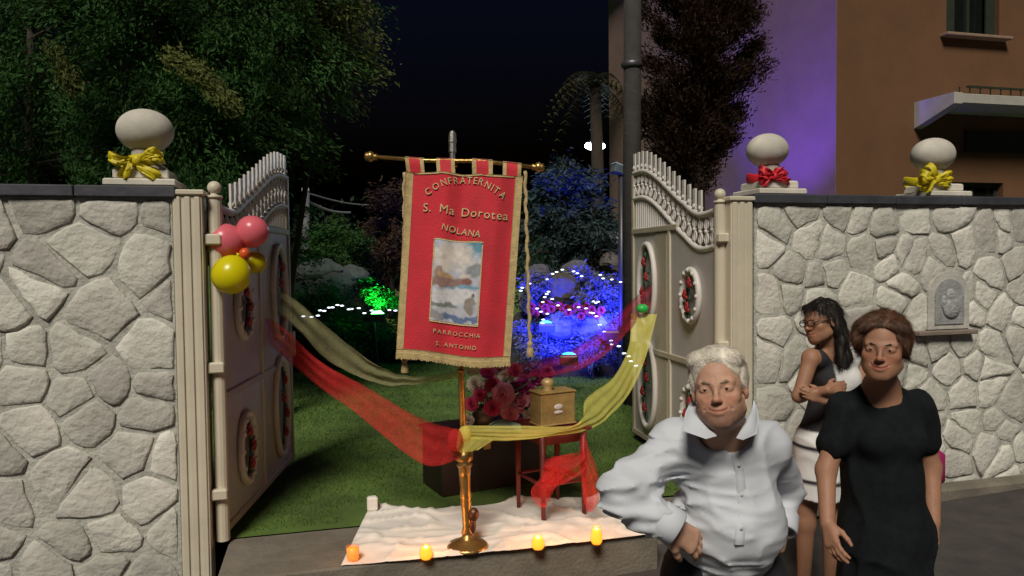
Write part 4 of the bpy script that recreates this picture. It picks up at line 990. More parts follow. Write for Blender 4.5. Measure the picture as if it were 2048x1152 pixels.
flood(1222, 668, 10.4, (.03, .04, 1), 500, at(1215, 580, 12.0), 'small added blue fill light at the right foot of the rockery', spr=1.2, ecol=(.02, .03, 1), strn=2)  # extra blue light, added to brighten the plants on the right
flood(1092, 652, 10.7, (.03, .04, 1), 30, at(1075, 560, 12.0), 'blue strip lamp at the left of the rockery', spr=1.3, ecol=(.02, .03, 1), strn=3)
flood(1395, 500, 11.5, (.15, .06, 1), 1000, at(1560, 150, 13.0), 'violet floodlight behind the gate washing the side of the house', spr=1.3, ecol=(.2, .1, 1), strn=6)

# ------------------------------------------------------------------ fairy lights
M_bulb = mat('fairy_bulb', (1, 1, 1), .3, var=0, bump=0, emis=(.75, .85, 1), estr=2.4)
M_wire = mat('cable', (.01, .012, .01), .7, bump=0)
def fairy(pts, label, jit=.0, seed=0):
    rnd = random.Random(seed); P = [at(*p) for p in pts]
    t = thing('fairy_light_string', P[0], label, 'string lights', 'white fairy light strings')
    MB().tube(P, .004, 5).obj('cable', M_wire, t)
    for p in P: MB().ball(p + Vector((rnd.uniform(-jit, jit), 0, rnd.uniform(-jit, jit))), (.022, .011, .008), 8, 6).obj('bulb', M_bulb, t, smooth=True)
fairy([(608, 634, 8.0), (622, 633, 8.0), (636, 631, 8), (640, 622, 8), (650, 620, 8), (657, 615, 8), (664, 613, 8), (675, 611, 8.1), (685, 613, 8.1), (696, 617, 8.1), (705, 618, 8.2), (716, 616, 8.2), (730, 626, 8.2), (745, 620, 8.2), (760, 622, 8.2), (780, 619, 8.2), (792, 621, 8.2)], 'row of white fairy lights left of the banner', .01, 1)
fairy([(1040, 583, 8.5), (1046, 574, 8.5), (1058, 568, 8.5), (1093, 558, 8.8), (1105, 548, 8.8), (1113, 543, 8.8), (1125, 539, 8.8)], 'white fairy lights rising along the rockery at upper left', .01, 2)
fairy([(1148, 543, 9), (1155, 547, 9), (1163, 551, 9), (1202, 551, 9), (1207, 556, 9), (1222, 559, 9), (1240, 564, 9)], 'white fairy lights falling to the right over the rockery', .01, 3)
fairy([(1098, 582, 8.5), (1094, 587, 8.5), (1091, 594, 8.5), (1103, 599, 8.5), (1085, 603, 8.5), (1116, 610, 8.5), (1140, 618, 8.5), (1158, 616, 8.5), (1171, 618, 8.4), (1180, 624, 8.3), (1187, 627, 8.2), (1192, 634, 8.1), (1198, 648, 8), (1208, 664, 7.8), (1222, 680, 7.5), (1224, 687, 7.4), (1236, 694, 7.2), (1248, 706, 7), (1256, 713, 6.8), (1260, 724, 6.7), (1272, 731, 6.6)], 'longest white fairy light string, sagging down towards the right gate leaf', .01, 4)
fairy([(1074, 618, 8.6), (1081, 625, 8.6), (1094, 629, 8.6), (1088, 639, 8.6), (1084, 647, 8.6)], 'short white fairy light string at the left foot of the rockery', .01, 5)
fairy([(1186, 604, 9), (1192, 605, 9), (1198, 604, 9)], 'three white fairy lights in a row right of the olive boulder', .01, 6)

# ------------------------------------------------------------------ poles and street lamp
def pole(name, px0, py0, px1, d, r, label, cat='pole', m=M_grey):
    b = at(px1, 700, d); g = gnd(b.x, b.y); tp = at(px0, py0, d); t = thing(name, (b.x, b.y, g), label, cat)
    MB().tube([(b.x, b.y, g - .1), tp], [r * 1.05, r], 16).obj('shaft', m, t, smooth=True)
    return t, tp
gp, tp = pole('concrete_pole', 1266, -260, 1262, 9.0, .105, 'thick grey pole rising behind the free end of the right gate leaf')
MB().lathe(at(1264, 130, 9.0), [(.115, -.04), (.13, -.02), (.13, .02), (.115, .04)], 16).obj('band', M_metal, gp, smooth=True)
lp, tp = pole('lamp_post', 1243, 345, 1243, 10.5, .045, 'thin post with an unlit box lamp beside the grey pole', 'lamp post', M_metal)
MB().box(at(1239, 340, 10.5), (.20, .18, .14), Matrix.Rotation(.25, 3, 'Y'), bev=.02).obj('lamp_housing', mat('lamp_box', (.12, .16, .18), .5), lp)
MB().box(at(1239, 331, 10.5), (.19, .17, .02), Matrix.Rotation(.35, 3, 'Y'), bev=.004).obj('lamp_top', mat('lamp_top', (.45, .55, .6), .4), lp)
sp, tp = pole('street_lamp', 1190, 275, 1192, 24, .06, 'lit street lamp with a bright white head far behind the garden', 'street lamp', M_metal)
hd = at(1190, 292, 24)
MB().box(hd + Vector((0, 0, .10)), (.50, .30, .10), bev=.03).obj('lamp_head', M_metal, sp)
MB().ball(hd + Vector((0, 0, .0)), (.36, .16, .14), 20, 10).obj('lamp_glass', mat('lit_lamp', (1, 1, 1), .3, var=0, bump=0, emis=(.80, .93, 1), estr=16), sp, smooth=True)
l = bpy.data.lights.new('street_lamp_light', 'POINT'); l.energy = 420; l.color = (.60, .85, 1); l.shadow_soft_size = .2
lo = bpy.data.objects.new('street_lamp_light', l); C.objects.link(lo); lo.location = hd - Vector(sp.location) + Vector((0, -.2, -.35)); lo.parent = sp
up_, tp = pole('utility_pole', 612, 385, 612, 18, .085, 'grey utility pole with two wires left of the banner', 'utility pole', mat('utility_pole_grey', (.10, .105, .11), .8))
MB().box(at(611, 380, 18), (.18, .15, .10), bev=.02).obj('insulator_box', M_balc, up_)
for a, b, r in (((612, 385, 18), (760, 410, 22), .02), ((612, 400, 18), (700, 425, 20), .032)):
    A, B = at(*a), at(*b); MB().tube([A.lerp(B, f) + Vector((0, 0, -.10 * math.sin(math.pi * f))) for f in np.linspace(0, 1, 10)], r, 6).obj('wire', mat('wire_grey', (.22, .21, .22), .5, bump=0), up_)
# pale parked car-like shape is unclear in the photograph: a pale boulder stack stands there
rock('rock', 'pale bluish boulder beside the foot of the grey pole', at(1228, 488, 13.5), (.24, .2, .20), 51, mat('pale_boulder', (.20, .22, .23), .8, var=.4, scale=4, bump=.4))
rock('rock', 'lower pale boulder under the bluish one by the grey pole', at(1230, 525, 13.3), (.26, .2, .20), 53, mat('pale_boulder2', (.14, .12, .12), .8, var=.4, scale=4, bump=.4))
mc = at(1232, 560, 13.4); rock('rock', 'dark support rock under the pale boulders', (mc.x, mc.y, mc.z - .35), (.35, .3, .6), 54, M_soil)

# ------------------------------------------------------------------ the orange house
CY = 10.3
hc = on_y(1672, 400, CY); hx = hc.x
house = thing('house', (hx, CY, LZ), 'orange-brown rendered house with a white balcony behind the right wall', 'house')
HT = 9.5; HW, HD = 11.0, 9.0
wa, wb = on_y(1893, 0, CY), on_y(1998, 76, CY)        # upper window
oa, ob = on_y(1902, 364, CY), on_y(2006, 398, CY)     # lower opening
da, db = on_y(1885, 262, CY), on_y(2300, 300, CY)     # shaded strip under the balcony
holes = [(wa.x, wb.z, wb.x, wb.z + 1.45), (oa.x, ob.z - .55, ob.x, oa.z)]
def wall_with_holes(x0, x1, z0, z1, holes, y0, y1, m, parent, name='front_wall'):
    xs = sorted({x0, x1, *[h[0] for h in holes], *[h[2] for h in holes]}); zs = sorted({z0, z1, *[h[1] for h in holes], *[h[3] for h in holes]}); mb = MB(); V = []; F = []
    idx = {}
    def vid(x, z, y):
        k = (x, z, y)
        if k not in idx: idx[k] = len(V); V.append((x, y, z))
        return idx[k]
    solid = lambda i, j: 0 <= i < len(xs) - 1 and 0 <= j < len(zs) - 1 and not any(h[0] <= (xs[i] + xs[i + 1]) / 2 <= h[2] and h[1] <= (zs[j] + zs[j + 1]) / 2 <= h[3] for h in holes)
    for i in range(len(xs) - 1):
        for j in range(len(zs) - 1):
            if not solid(i, j): continue
            a, b, c, d = xs[i], xs[i + 1], zs[j], zs[j + 1]
            F.append([vid(a, c, y0), vid(b, c, y0), vid(b, d, y0), vid(a, d, y0)]); F.append([vid(a, c, y1), vid(a, d, y1), vid(b, d, y1), vid(b, c, y1)])
            if not solid(i - 1, j): F.append([vid(a, c, y0), vid(a, d, y0), vid(a, d, y1), vid(a, c, y1)])
            if not solid(i + 1, j): F.append([vid(b, c, y0), vid(b, c, y1), vid(b, d, y1), vid(b, d, y0)])
            if not solid(i, j - 1): F.append([vid(a, c, y0), vid(a, c, y1), vid(b, c, y1), vid(b, c, y0)])
            if not solid(i, j + 1): F.append([vid(a, d, y0), vid(b, d, y0), vid(b, d, y1), vid(a, d, y1)])
    return link(name, V, F, m, parent)
wall_with_holes(hx, hx + HW, LZ - .2, HT, holes, CY, CY + .35, M_terra, house)
MB().box((hx + .165, CY + .004 + (HD + .35) / 2, HT / 2), (.345, HD + .35, HT)).obj('side_wall', M_terra2, house)
MB().box((hx + HW - .17, CY + .352 + HD / 2, HT / 2), (.34, HD, HT)).obj('side_wall', M_terra2, house)
MB().box((hx + HW / 2, CY + HD + .54, HT / 2), (HW, .34, HT)).obj('back_wall', M_terra2, house)
rf = MB().box((hx + HW / 2, CY + HD / 2, HT + .12), (HW + .8, HD + 1.2, .22), bev=.03).obj('roof', mat('roof_tile', (.12, .06, .04), .9), house)
w = thing_w = None
def window(h, parent, sill=True):
    x0, z0, x1, z1 = h; c = ((x0 + x1) / 2, CY + .14, (z0 + z1) / 2); fr_ = MB()
    for (cx, cz, sx, sz) in ((x0 + .03, c[2], .06, z1 - z0), (x1 - .03, c[2], .06, z1 - z0), (c[0], z0 + .03, x1 - x0 - .12, .06), (c[0], z1 - .03, x1 - x0 - .12, .06), (c[0] + .02, c[2], .05, z1 - z0 - .12)):
        fr_.box((cx, CY + .15, cz), (sx, .06, sz))
    f = fr_.obj('window', M_shut, parent)
    MB().box((c[0], CY + .17, c[2]), (x1 - x0 - .1, .015, z1 - z0 - .1)).obj('pane', M_glassd, f)
    if sill: MB().box((c[0], CY - .05, z0 - .035), (x1 - x0 + .25, .22, .05), bev=.008).obj('sill', mat('window_sill', (.24, .16, .11), .8), f)
    return f
f = window(holes[0], house)
for s in (0, 1):           # half-open dark shutters
    xx = holes[0][0] + .12 if s == 0 else holes[0][2] - .14
    MB().box((xx, CY + .06, (holes[0][1] + holes[0][3]) / 2), (.18, .03, holes[0][3] - holes[0][1] - .04)).obj('shutter', M_shut, f)
window(holes[1], house, False)
# balcony
bxl = on_y(1829, 232, CY).x
bdp = next(d for d in np.linspace(.2, 3, 200) if (lambda q: q.dot(RT) / q.dot(FWD) * FPX + 1024)(Vector((bxl, CY - d, 3)) - CAM) > 1906)
bz1 = on_y(1836, 207, CY).z; bz0 = on_y(1836, 258, CY).z; bth = .36 * (bz1 - bz0)
MB().box((bxl + 4.0, CY - bdp / 2 - .002, bz1 - bth / 2), (8.0, bdp, bth), bev=.01).obj('balcony_slab', M_balc, house)
V = [(bxl - .012 + dx, CY - yy, zz) for dx in (0, .16) for (yy, zz) in ((.004, bz1 + .012), (bdp + .012, bz1 + .012), (bdp + .012, bz1 - bth - .01), (.004, bz0))]
link('balcony_bracket', V, [[0, 1, 2, 3], [7, 6, 5, 4], [0, 4, 5, 1], [1, 5, 6, 2], [2, 6, 7, 3], [3, 7, 4, 0]], M_balc, house)
rl = MB()
for i in range(40): rl.box((bxl + .15 + i * .2, CY - bdp + .05, bz1 + .05), (.015, .015, .12))
tag(rl.obj('balcony_railing', M_shut, house), kind='stuff')
MB().box((bxl + 4.3, CY - bdp + .05, bz1 + .12), (8.0, .04, .03)).obj('balcony_handrail', M_shut, house)
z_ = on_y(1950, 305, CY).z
MB().box((bxl + 4.8, CY - .03, (z_ + bz0) / 2), (7.6, .05, bz0 - z_)).obj('balcony_shade', mat('balcony_shade_dark', (.014, .010, .009), .8), house)  # dark slab on the wall stands in for the shade below the balcony

# ------------------------------------------------------------------ PEOPLE: smooth-union distance fields turned into one surface each
def axis_pts(lo, hi, coarse, fines):
    """graded grid line: fines = [(a, b, step)]"""
    p = [lo]
    while p[-1] < hi:
        x = p[-1]; st = coarse
        for a, b, s in fines:
            if a - .03 < x < b + .03: st = min(st, s)
        p.append(x + st)
    return np.array(p)
class Field:
    def __init__(s): s.P = []
    def cap(s, a, b, ra, rb=None, k=.02, sub=False, M=None, sc=1):
        a, b = Vector(a), Vector(b)
        if M is not None: a, b = M @ a, M @ b; sc = M.to_scale()[0]
        s.P.append(('c', np.array(a), np.array(b), ra * sc, (rb if rb is not None else ra) * sc, k * sc, sub)); return s
    def chain(s, pts, rr, k=.02, M=None, sub=False):
        for i in range(len(pts) - 1): s.cap(pts[i], pts[i + 1], rr[i], rr[i + 1], k, sub, M)
        return s
    def ell(s, c, r, Rm=None, k=.02, sub=False, M=None):
        c = Vector(c); q = Rm if Rm is not None else Matrix.Identity(3); sc = 1
        if M is not None: c = M @ c; sc = M.to_scale()[0]; q = M.to_3x3().normalized() @ q
        s.P.append(('e', np.array(c), np.array(r) * sc, np.array(q), None, k * sc, sub)); return s
    def cut(s, p, n, k=.004):                     # remove the half-space in front of plane (p, n)
        s.P.append(('p', np.array(Vector(p)), np.array(Vector(n).normalized()), 0, 0, k, True)); return s
    def surface(s, coarse, fines, noise=None, cuts_box=None):
        lo = np.full(3, 1e9); hi = -lo
        for q in s.P:
            if q[0] == 'c' and not q[6]:
                for e, r in ((q[1], q[3]), (q[2], q[4])): lo = np.minimum(lo, e - r); hi = np.maximum(hi, e + r)
            if q[0] == 'e' and not q[6]: m = q[2].max(); lo = np.minimum(lo, q[1] - m); hi = np.maximum(hi, q[1] + m)
        lo -= .03; hi += .03
        ax = [axis_pts(lo[i], hi[i], coarse, [(f[i][0], f[i][1], f[3]) for f in fines]) for i in range(3)]
        F = np.full([len(a) for a in ax], .2, dtype=np.float32)
        for q in s.P:
            k = q[5]
            if q[0] == 'c': l = np.minimum(q[1] - q[3], q[2] - q[4]); h = np.maximum(q[1] + q[3], q[2] + q[4])
            elif q[0] == 'e': m = q[2].max(); l = q[1] - m; h = q[1] + m
            else: l, h = lo, hi
            l = l - k - .035; h = h + k + .035
            ii = [slice(max(0, np.searchsorted(ax[i], l[i]) - 1), np.searchsorted(ax[i], h[i]) + 1) for i in range(3)]
            X, Y, Z = np.meshgrid(*[ax[i][ii[i]] for i in range(3)], indexing='ij')
            if X.size == 0: continue
            if q[0] == 'c':
                a, b = q[1], q[2]; d = b - a; L = max(1e-9, d @ d)
                t = np.clip(((X - a[0]) * d[0] + (Y - a[1]) * d[1] + (Z - a[2]) * d[2]) / L, 0, 1)
                D = np.sqrt((X - a[0] - t * d[0]) ** 2 + (Y - a[1] - t * d[1]) ** 2 + (Z - a[2] - t * d[2]) ** 2) - (q[3] + (q[4] - q[3]) * t)
            elif q[0] == 'e':
                c, r, Q = q[1], q[2], q[3]; x, y, z = X - c[0], Y - c[1], Z - c[2]
                u = (x * Q[0, 0] + y * Q[1, 0] + z * Q[2, 0]); v = (x * Q[0, 1] + y * Q[1, 1] + z * Q[2, 1]); w = (x * Q[0, 2] + y * Q[1, 2] + z * Q[2, 2])
                k0 = np.sqrt((u / r[0]) ** 2 + (v / r[1]) ** 2 + (w / r[2]) ** 2); k1 = np.sqrt((u / r[0] ** 2) ** 2 + (v / r[1] ** 2) ** 2 + (w / r[2] ** 2) ** 2)
                D = k0 * (k0 - 1) / np.maximum(k1, 1e-6)
            else:
                D = -((X - q[1][0]) * q[2][0] + (Y - q[1][1]) * q[2][1] + (Z - q[1][2]) * q[2][2])   # negative in front
            A = F[ii[0], ii[1], ii[2]]
            if q[6]:
                D = -D; hh = np.maximum(k - np.abs(A - D), 0) / k; F[ii[0], ii[1], ii[2]] = np.maximum(A, D) + hh * hh * k * .25
            else:
                hh = np.maximum(k - np.abs(A - D), 0) / k; F[ii[0], ii[1], ii[2]] = np.minimum(A, D) - hh * hh * k * .25
        if noise is not None:
            near = np.argwhere(np.abs(F) < .035); P = np.stack([ax[i][near[:, i]] for i in range(3)], -1)
            F[near[:, 0], near[:, 1], near[:, 2]] += noise(P).astype(np.float32)
        return nets(F, ax)
def nets(F, ax):
    I = F < 0
    n = np.array(F.shape)
    mixed = np.zeros(n - 1, dtype=np.int8)
    for dx in (0, 1):
        for dy in (0, 1):
            for dz in (0, 1): mixed += I[dx:n[0] - 1 + dx, dy:n[1] - 1 + dy, dz:n[2] - 1 + dz]
    cells = np.argwhere((mixed > 0) & (mixed < 8)); m = len(cells)
    idx = np.full(n - 1, -1, dtype=np.int64); idx[cells[:, 0], cells[:, 1], cells[:, 2]] = np.arange(m)
    acc = np.zeros((m, 3)); cnt = np.zeros(m)
    corners = [(0, 0, 0), (1, 0, 0), (0, 1, 0), (1, 1, 0), (0, 0, 1), (1, 0, 1), (0, 1, 1), (1, 1, 1)]
    for a in range(8):
        for b in range(a + 1, 8):
            ca, cb = corners[a], corners[b]
            if sum(abs(ca[i] - cb[i]) for i in range(3)) != 1: continue
            pa, pb = cells + ca, cells + cb; fa, fb = F[pa[:, 0], pa[:, 1], pa[:, 2]], F[pb[:, 0], pb[:, 1], pb[:, 2]]
            x = (fa < 0) != (fb < 0); t = np.where(x, fa / np.where(x, fa - fb, 1), 0)
            A = np.stack([ax[i][pa[:, i]] for i in range(3)], -1); B = np.stack([ax[i][pb[:, i]] for i in range(3)], -1)
            acc += np.where(x[:, None], A + (B - A) * t[:, None], 0); cnt += x
    V = acc / cnt[:, None]; Q = []
    for d in range(3):
        e1, e2 = [(1, 2), (2, 0), (0, 1)][d]
        a = [slice(None)] * 3; b = [slice(None)] * 3; a[d] = slice(0, -1); b[d] = slice(1, None)
        ed = np.argwhere(I[tuple(a)] != I[tuple(b)])
        ed = ed[(ed[:, e1] > 0) & (ed[:, e2] > 0) & (ed[:, e1] < n[e1] - 1) & (ed[:, e2] < n[e2] - 1)]
        s = I[ed[:, 0], ed[:, 1], ed[:, 2]]
        def c(o1, o2): q = ed.copy(); q[:, e1] -= o1; q[:, e2] -= o2; return idx[q[:, 0], q[:, 1], q[:, 2]]
        q = np.stack([c(1, 1), c(0, 1), c(0, 0), c(1, 0)], -1); Q.append(np.where(s[:, None], q, q[:, ::-1]))
    return V, np.concatenate(Q)
def frame(o, fwd, up, s=1):                        # local +Y forward (face), +Z up, +X the person's left... right-handed
    f = Vector(fwd).normalized(); u = Vector(up); u = (u - f * u.dot(f)).normalized(); x = f.cross(u).normalized()
    return Matrix(((x.x * s, f.x * s, u.x * s, o[0]), (x.y * s, f.y * s, u.y * s, o[1]), (x.z * s, f.z * s, u.z * s, o[2]), (0, 0, 0, 1)))
def head(B, M, fem=0, smile=1, jowl=0, wide=1.0):
    """origin at the chin, 0.235 tall"""
    B.ell((0, -.012, .150), (.074, .094, .086), M=M, k=.02)
    B.ell((0, .030, .092), (.060 * wide, .058, .082), M=M, k=.03)
    B.ell((0, .064, .020), (.023, .021, .019), M=M, k=.025)                     # chin
    B.ell((0, .066, .048), (.035, .027, .027), M=M, k=.02)                      # muzzle
    for s in (-1, 1):
        B.cap((s * .016, .062, .018), (s * .052 * wide, .005, .050), .016, .018, k=.03, M=M)
        B.ell((s * .034 * wide, .038, .057), (.021, .030, .034), M=M, k=.03)
        B.ell((s * .040 * wide, .060, .088), (.020, .017, .017), M=M, k=.02)
        B.cap((s * .010, .083, .127), (s * .044, .071, .130), .0095 - .002 * fem, .008, k=.014, M=M)
        B.ell((s * .031, .097, .111), (.0150, .011, .0085), k=.012, sub=True, M=M)
        B.ell((s * .077, -.006, .108), (.009, .019, .031), k=.008, M=M)
        B.ell((s * .083, -.003, .110), (.005, .011, .018), k=.004, sub=True, M=M)
        B.ell((s * .031, .0745, .1115), (.0175, .0142, .0115), k=.004, M=M)     # closed lids
        B.ell((s * .031, .0915, .1105), (.0155, .0075, .0038), k=.0015, sub=True, M=M)   # the slit between them
        B.ell((s * .0118, .0965, .0765), (.0062, .0085, .0058), k=.006, M=M)
        if jowl: B.cap((s * .020, .094, .074), (s * .038, .076, .052), .0022, .0022, k=.008, M=M, sub=True)
    B.cap((0, .084, .123), (0, .103, .086), .0066, .0080, k=.012, M=M); B.ell((0, .108, .081), (.0092, .0092, .0085), k=.008, M=M)
    w = .030; n = 7; T = [(-1 + 2 * i / (n - 1)) for i in range(n)]
    P = lambda t, dz, dy: (w * t, .0905 - .014 * t * t + dy, .047 + .011 * smile * t * t + dz * (1 - t * t))
    B.chain([P(t, .0050, .0015) for t in T], [.0024 + .0026 * (1 - t * t) for t in T], M=M, k=.004)
    B.chain([P(t * .92, -.0058, .0010) for t in T], [.0026 + .0034 * (1 - t * t) for t in T], M=M, k=.005)
    B.chain([P(t * 1.06, 0, .0062) for t in T], [.0016 for t in T], M=M, k=.003, sub=True)
def eyes(M, root, open_=.5):
    sc = M.to_scale()[0]; q = M.to_3x3().normalized()
    for s in (-1, 1):
        c = M @ Vector((s * .031, .0745, .1115))
        ey = MB().ball(c, .0124 * sc, 18, 12).obj('eye', mat('eye_white', (.34, .30, .27), .25, var=.05, bump=0), root, True)
        MB().ball(c + q @ Vector((.0008, .0106, -.0008)) * sc, (.0050 * sc, .0026 * sc, .0050 * sc), 14, 8, q).obj('iris', mat('iris_dark', (.018, .011, .007), .15, var=0, bump=0), ey, True)
def strands(obj, comb, n, l, w, m, seed=0, lift=.004, gravity=0, jit=.25):
    """loose hairs lying over the hair mass, following the combing direction"""
    me = obj.data; N = len(me.vertices); co = np.zeros(N * 3); no = np.zeros(N * 3); me.vertices.foreach_get('co', co); me.vertices.foreach_get('normal', no)
    co = co.reshape(-1, 3); no = no.reshape(-1, 3); rg = np.random.default_rng(seed); i = rg.integers(0, N, n); P = co[i]; nn = no[i]
    cd_ = comb(P) if callable(comb) else np.tile(np.array(comb, float), (n, 1)); cd_ = cd_ + rg.normal(0, jit, (n, 3))
    V = []; t = cd_ - nn * (cd_ * nn).sum(1)[:, None]; t /= np.linalg.norm(t, axis=1)[:, None] + 1e-9; sd = np.cross(t, nn); L = l * rg.uniform(.5, 1.2, n)[:, None]
    for k, f in enumerate((0, .33, .66, 1)):
        c = P + t * L * f + nn * (lift * math.sin(f * 2.6) * rg.uniform(.3, 1, n)[:, None] + .0004) - nn * (L * f) ** 2 * 4.5 * (1 if l < .06 else .4); ww = w * (1 - .7 * f); V += [c - sd * ww, c + sd * ww]
    V = np.stack(V, 1).reshape(-1, 3) + np.array(OFF[obj.name]); b = (np.arange(n) * 8)[:, None]
    F = np.concatenate([b + np.array([[2 * k, 2 * k + 1, 2 * k + 3, 2 * k + 2]]) for k in range(3)])
    tag(link('loose_hair', V, F, m, obj, True), kind='stuff')
def hand(B, w, fdir, back, thumb, s=1., curl=.5, spread=.10, k=.005):
    """w wrist, fdir along the fingers, back = back-of-hand direction, thumb = side of the thumb"""
    f = Vector(fdir).normalized(); n = Vector(back); n = (n - f * n.dot(f)).normalized(); t = f.cross(n)
    if t.dot(Vector(thumb)) < 0: t = -t
    w = Vector(w)
    L = [(.026, .074, .0088, 0), (.009, .082, .0090, 1), (-.009, .076, .0086, 1), (-.026, .060, .0076, 0)]
    for i, (x, l, r, _) in enumerate(L):
        kn = w + (f * (.088 - .004 * abs(i - 1)) + t * x + n * .003) * s
        B.cap(w + (f * .012 + t * x * .55) * s, kn, .0155 * s, .0125 * s, k=.012)
        d = (f + t * x * spread * 12).normalized(); p = kn; a = 0
        for j, (fl, cu) in enumerate(((.46, curl * .75), (.30, curl), (.24, curl * .6))):
            a += cu; dd = d * math.cos(a) - n * math.sin(a); q = p + dd * l * fl * s
            B.cap(p, q, r * s * (1 - .06 * j), r * s * (1 - .06 * (j + 1)), k=k); p = q
    b = w + (f * .022 + t * .020 - n * .004) * s; d = (f * .75 + t * .62 - n * .35).normalized()
    p = b + d * .040 * s; B.cap(b, p, .0165 * s, .0125 * s, k=.012); d2 = (f * .95 + t * .25 - n * .4).normalized(); q = p + d2 * .032 * s; B.cap(p, q, .0108 * s, .0096 * s, k=k)
    d3 = (f * .95 - t * .02 - n * .5).normalized(); B.cap(q, q + d3 * .024 * s, .0096 * s, .008 * s, k=k)
    return w
def shoe(B, a, d, s=1):
    a = Vector(a); d = Vector(d).normalized()
    B.cap(a + Vector((0, 0, -.035)) - d * .03, a + d * .15 + Vector((0, 0, -.045)), .045, .036, k=.02); B.cap(a, a + Vector((0, 0, -.04)), .045, .045, k=.02)
def face_tint(M, V, fem, stubble_shade, lipc, base=(1, 1, 1)):
    Mi = np.array(M.inverted()); L = V @ Mi[:3, :3].T + Mi[:3, 3]; c = np.ones((len(V), 3)) * np.array(base)
    g = lambda q, r: np.exp(-(((L - np.array(q)) / np.array(r)) ** 2).sum(1))
    inh = (L[:, 2] > -.02) & (L[:, 2] < .25) & (np.abs(L[:, 0]) < .1) & (np.abs(L[:, 1]) < .13)
    def mixc(m, col): m = np.clip(m * inh, 0, 1)[:, None]; c[:] = c * (1 - m) + c * np.array(col) * m
    for s in (-1, 1):
        mixc(g((s * .040, .075, .080), (.022, .03, .018)) * .6, (1.08, .74, .68)); mixc(g((s * .012, .108, .078), (.014, .02, .012)) * .6, (1.05, .75, .7))
        mixc(g((s * .031, .085, .106), (.018, .02, .010)) * .5, (.80, .68, .66))
    lip = (np.abs(L[:, 0]) < .027) * np.exp(-((L[:, 2] - .047 - .010 * (L[:, 0] / .027) ** 2) / .0085) ** 4) * (L[:, 1] > .068); mixc(lip * .85, lipc)
    if stubble_shade:
        bd = np.clip((.066 - L[:, 2]) / .02, 0, 1) * np.clip((L[:, 2] + .03) / .02, 0, 1) * np.clip((L[:, 1] - .0) / .02, 0, 1) * (1 - lip); mixc(bd * stubble_shade, (.62, .60, .62))  # grey stubble, deepened to paint shading on the lower face
    return c
def skin(name, c): return mat(name, c, .55, var=.10, scale=22, bump=.10, bscale=160, attr='tint', sss=.12, spec=.35)
def folds(seed, amp, sc, axis=(1, 1, 1), sharp=1.):
    A = np.array(axis) * sc
    def f(P):
        q = P * A; w = np.stack([vnoise(q * .6 + 7, seed + 3), vnoise(q * .6 + 19, seed + 4), vnoise(q * .6 + 31, seed + 5)], -1)
        n = vnoise(q + w * .9, seed); m = vnoise(q * 2.1 + w, seed + 9)
        return amp * (2.0 * (1 - np.abs(n)) ** 3 * sharp - .8) * -1 + amp * .35 * m
    return f
def mapped(fn, *a): return fn(*a)
def hair_field(noise_amp=.0025, seed=1, direction=(0, 1, .3)):
    d = np.array(direction, float); d /= np.linalg.norm(d)
    def f(P):
        Q = P - (P @ d)[:, None] * d * .93
        return noise_amp * (vnoise(Q * 95, seed) + .7 * vnoise(Q * 180, seed + 1)) + noise_amp * 1.2 * vnoise(P * 28, seed + 2)
    return f
Z3 = Vector((0, 0, 1))
def toward(p, tgt): return (Vector(tgt) - Vector(p)).normalized()

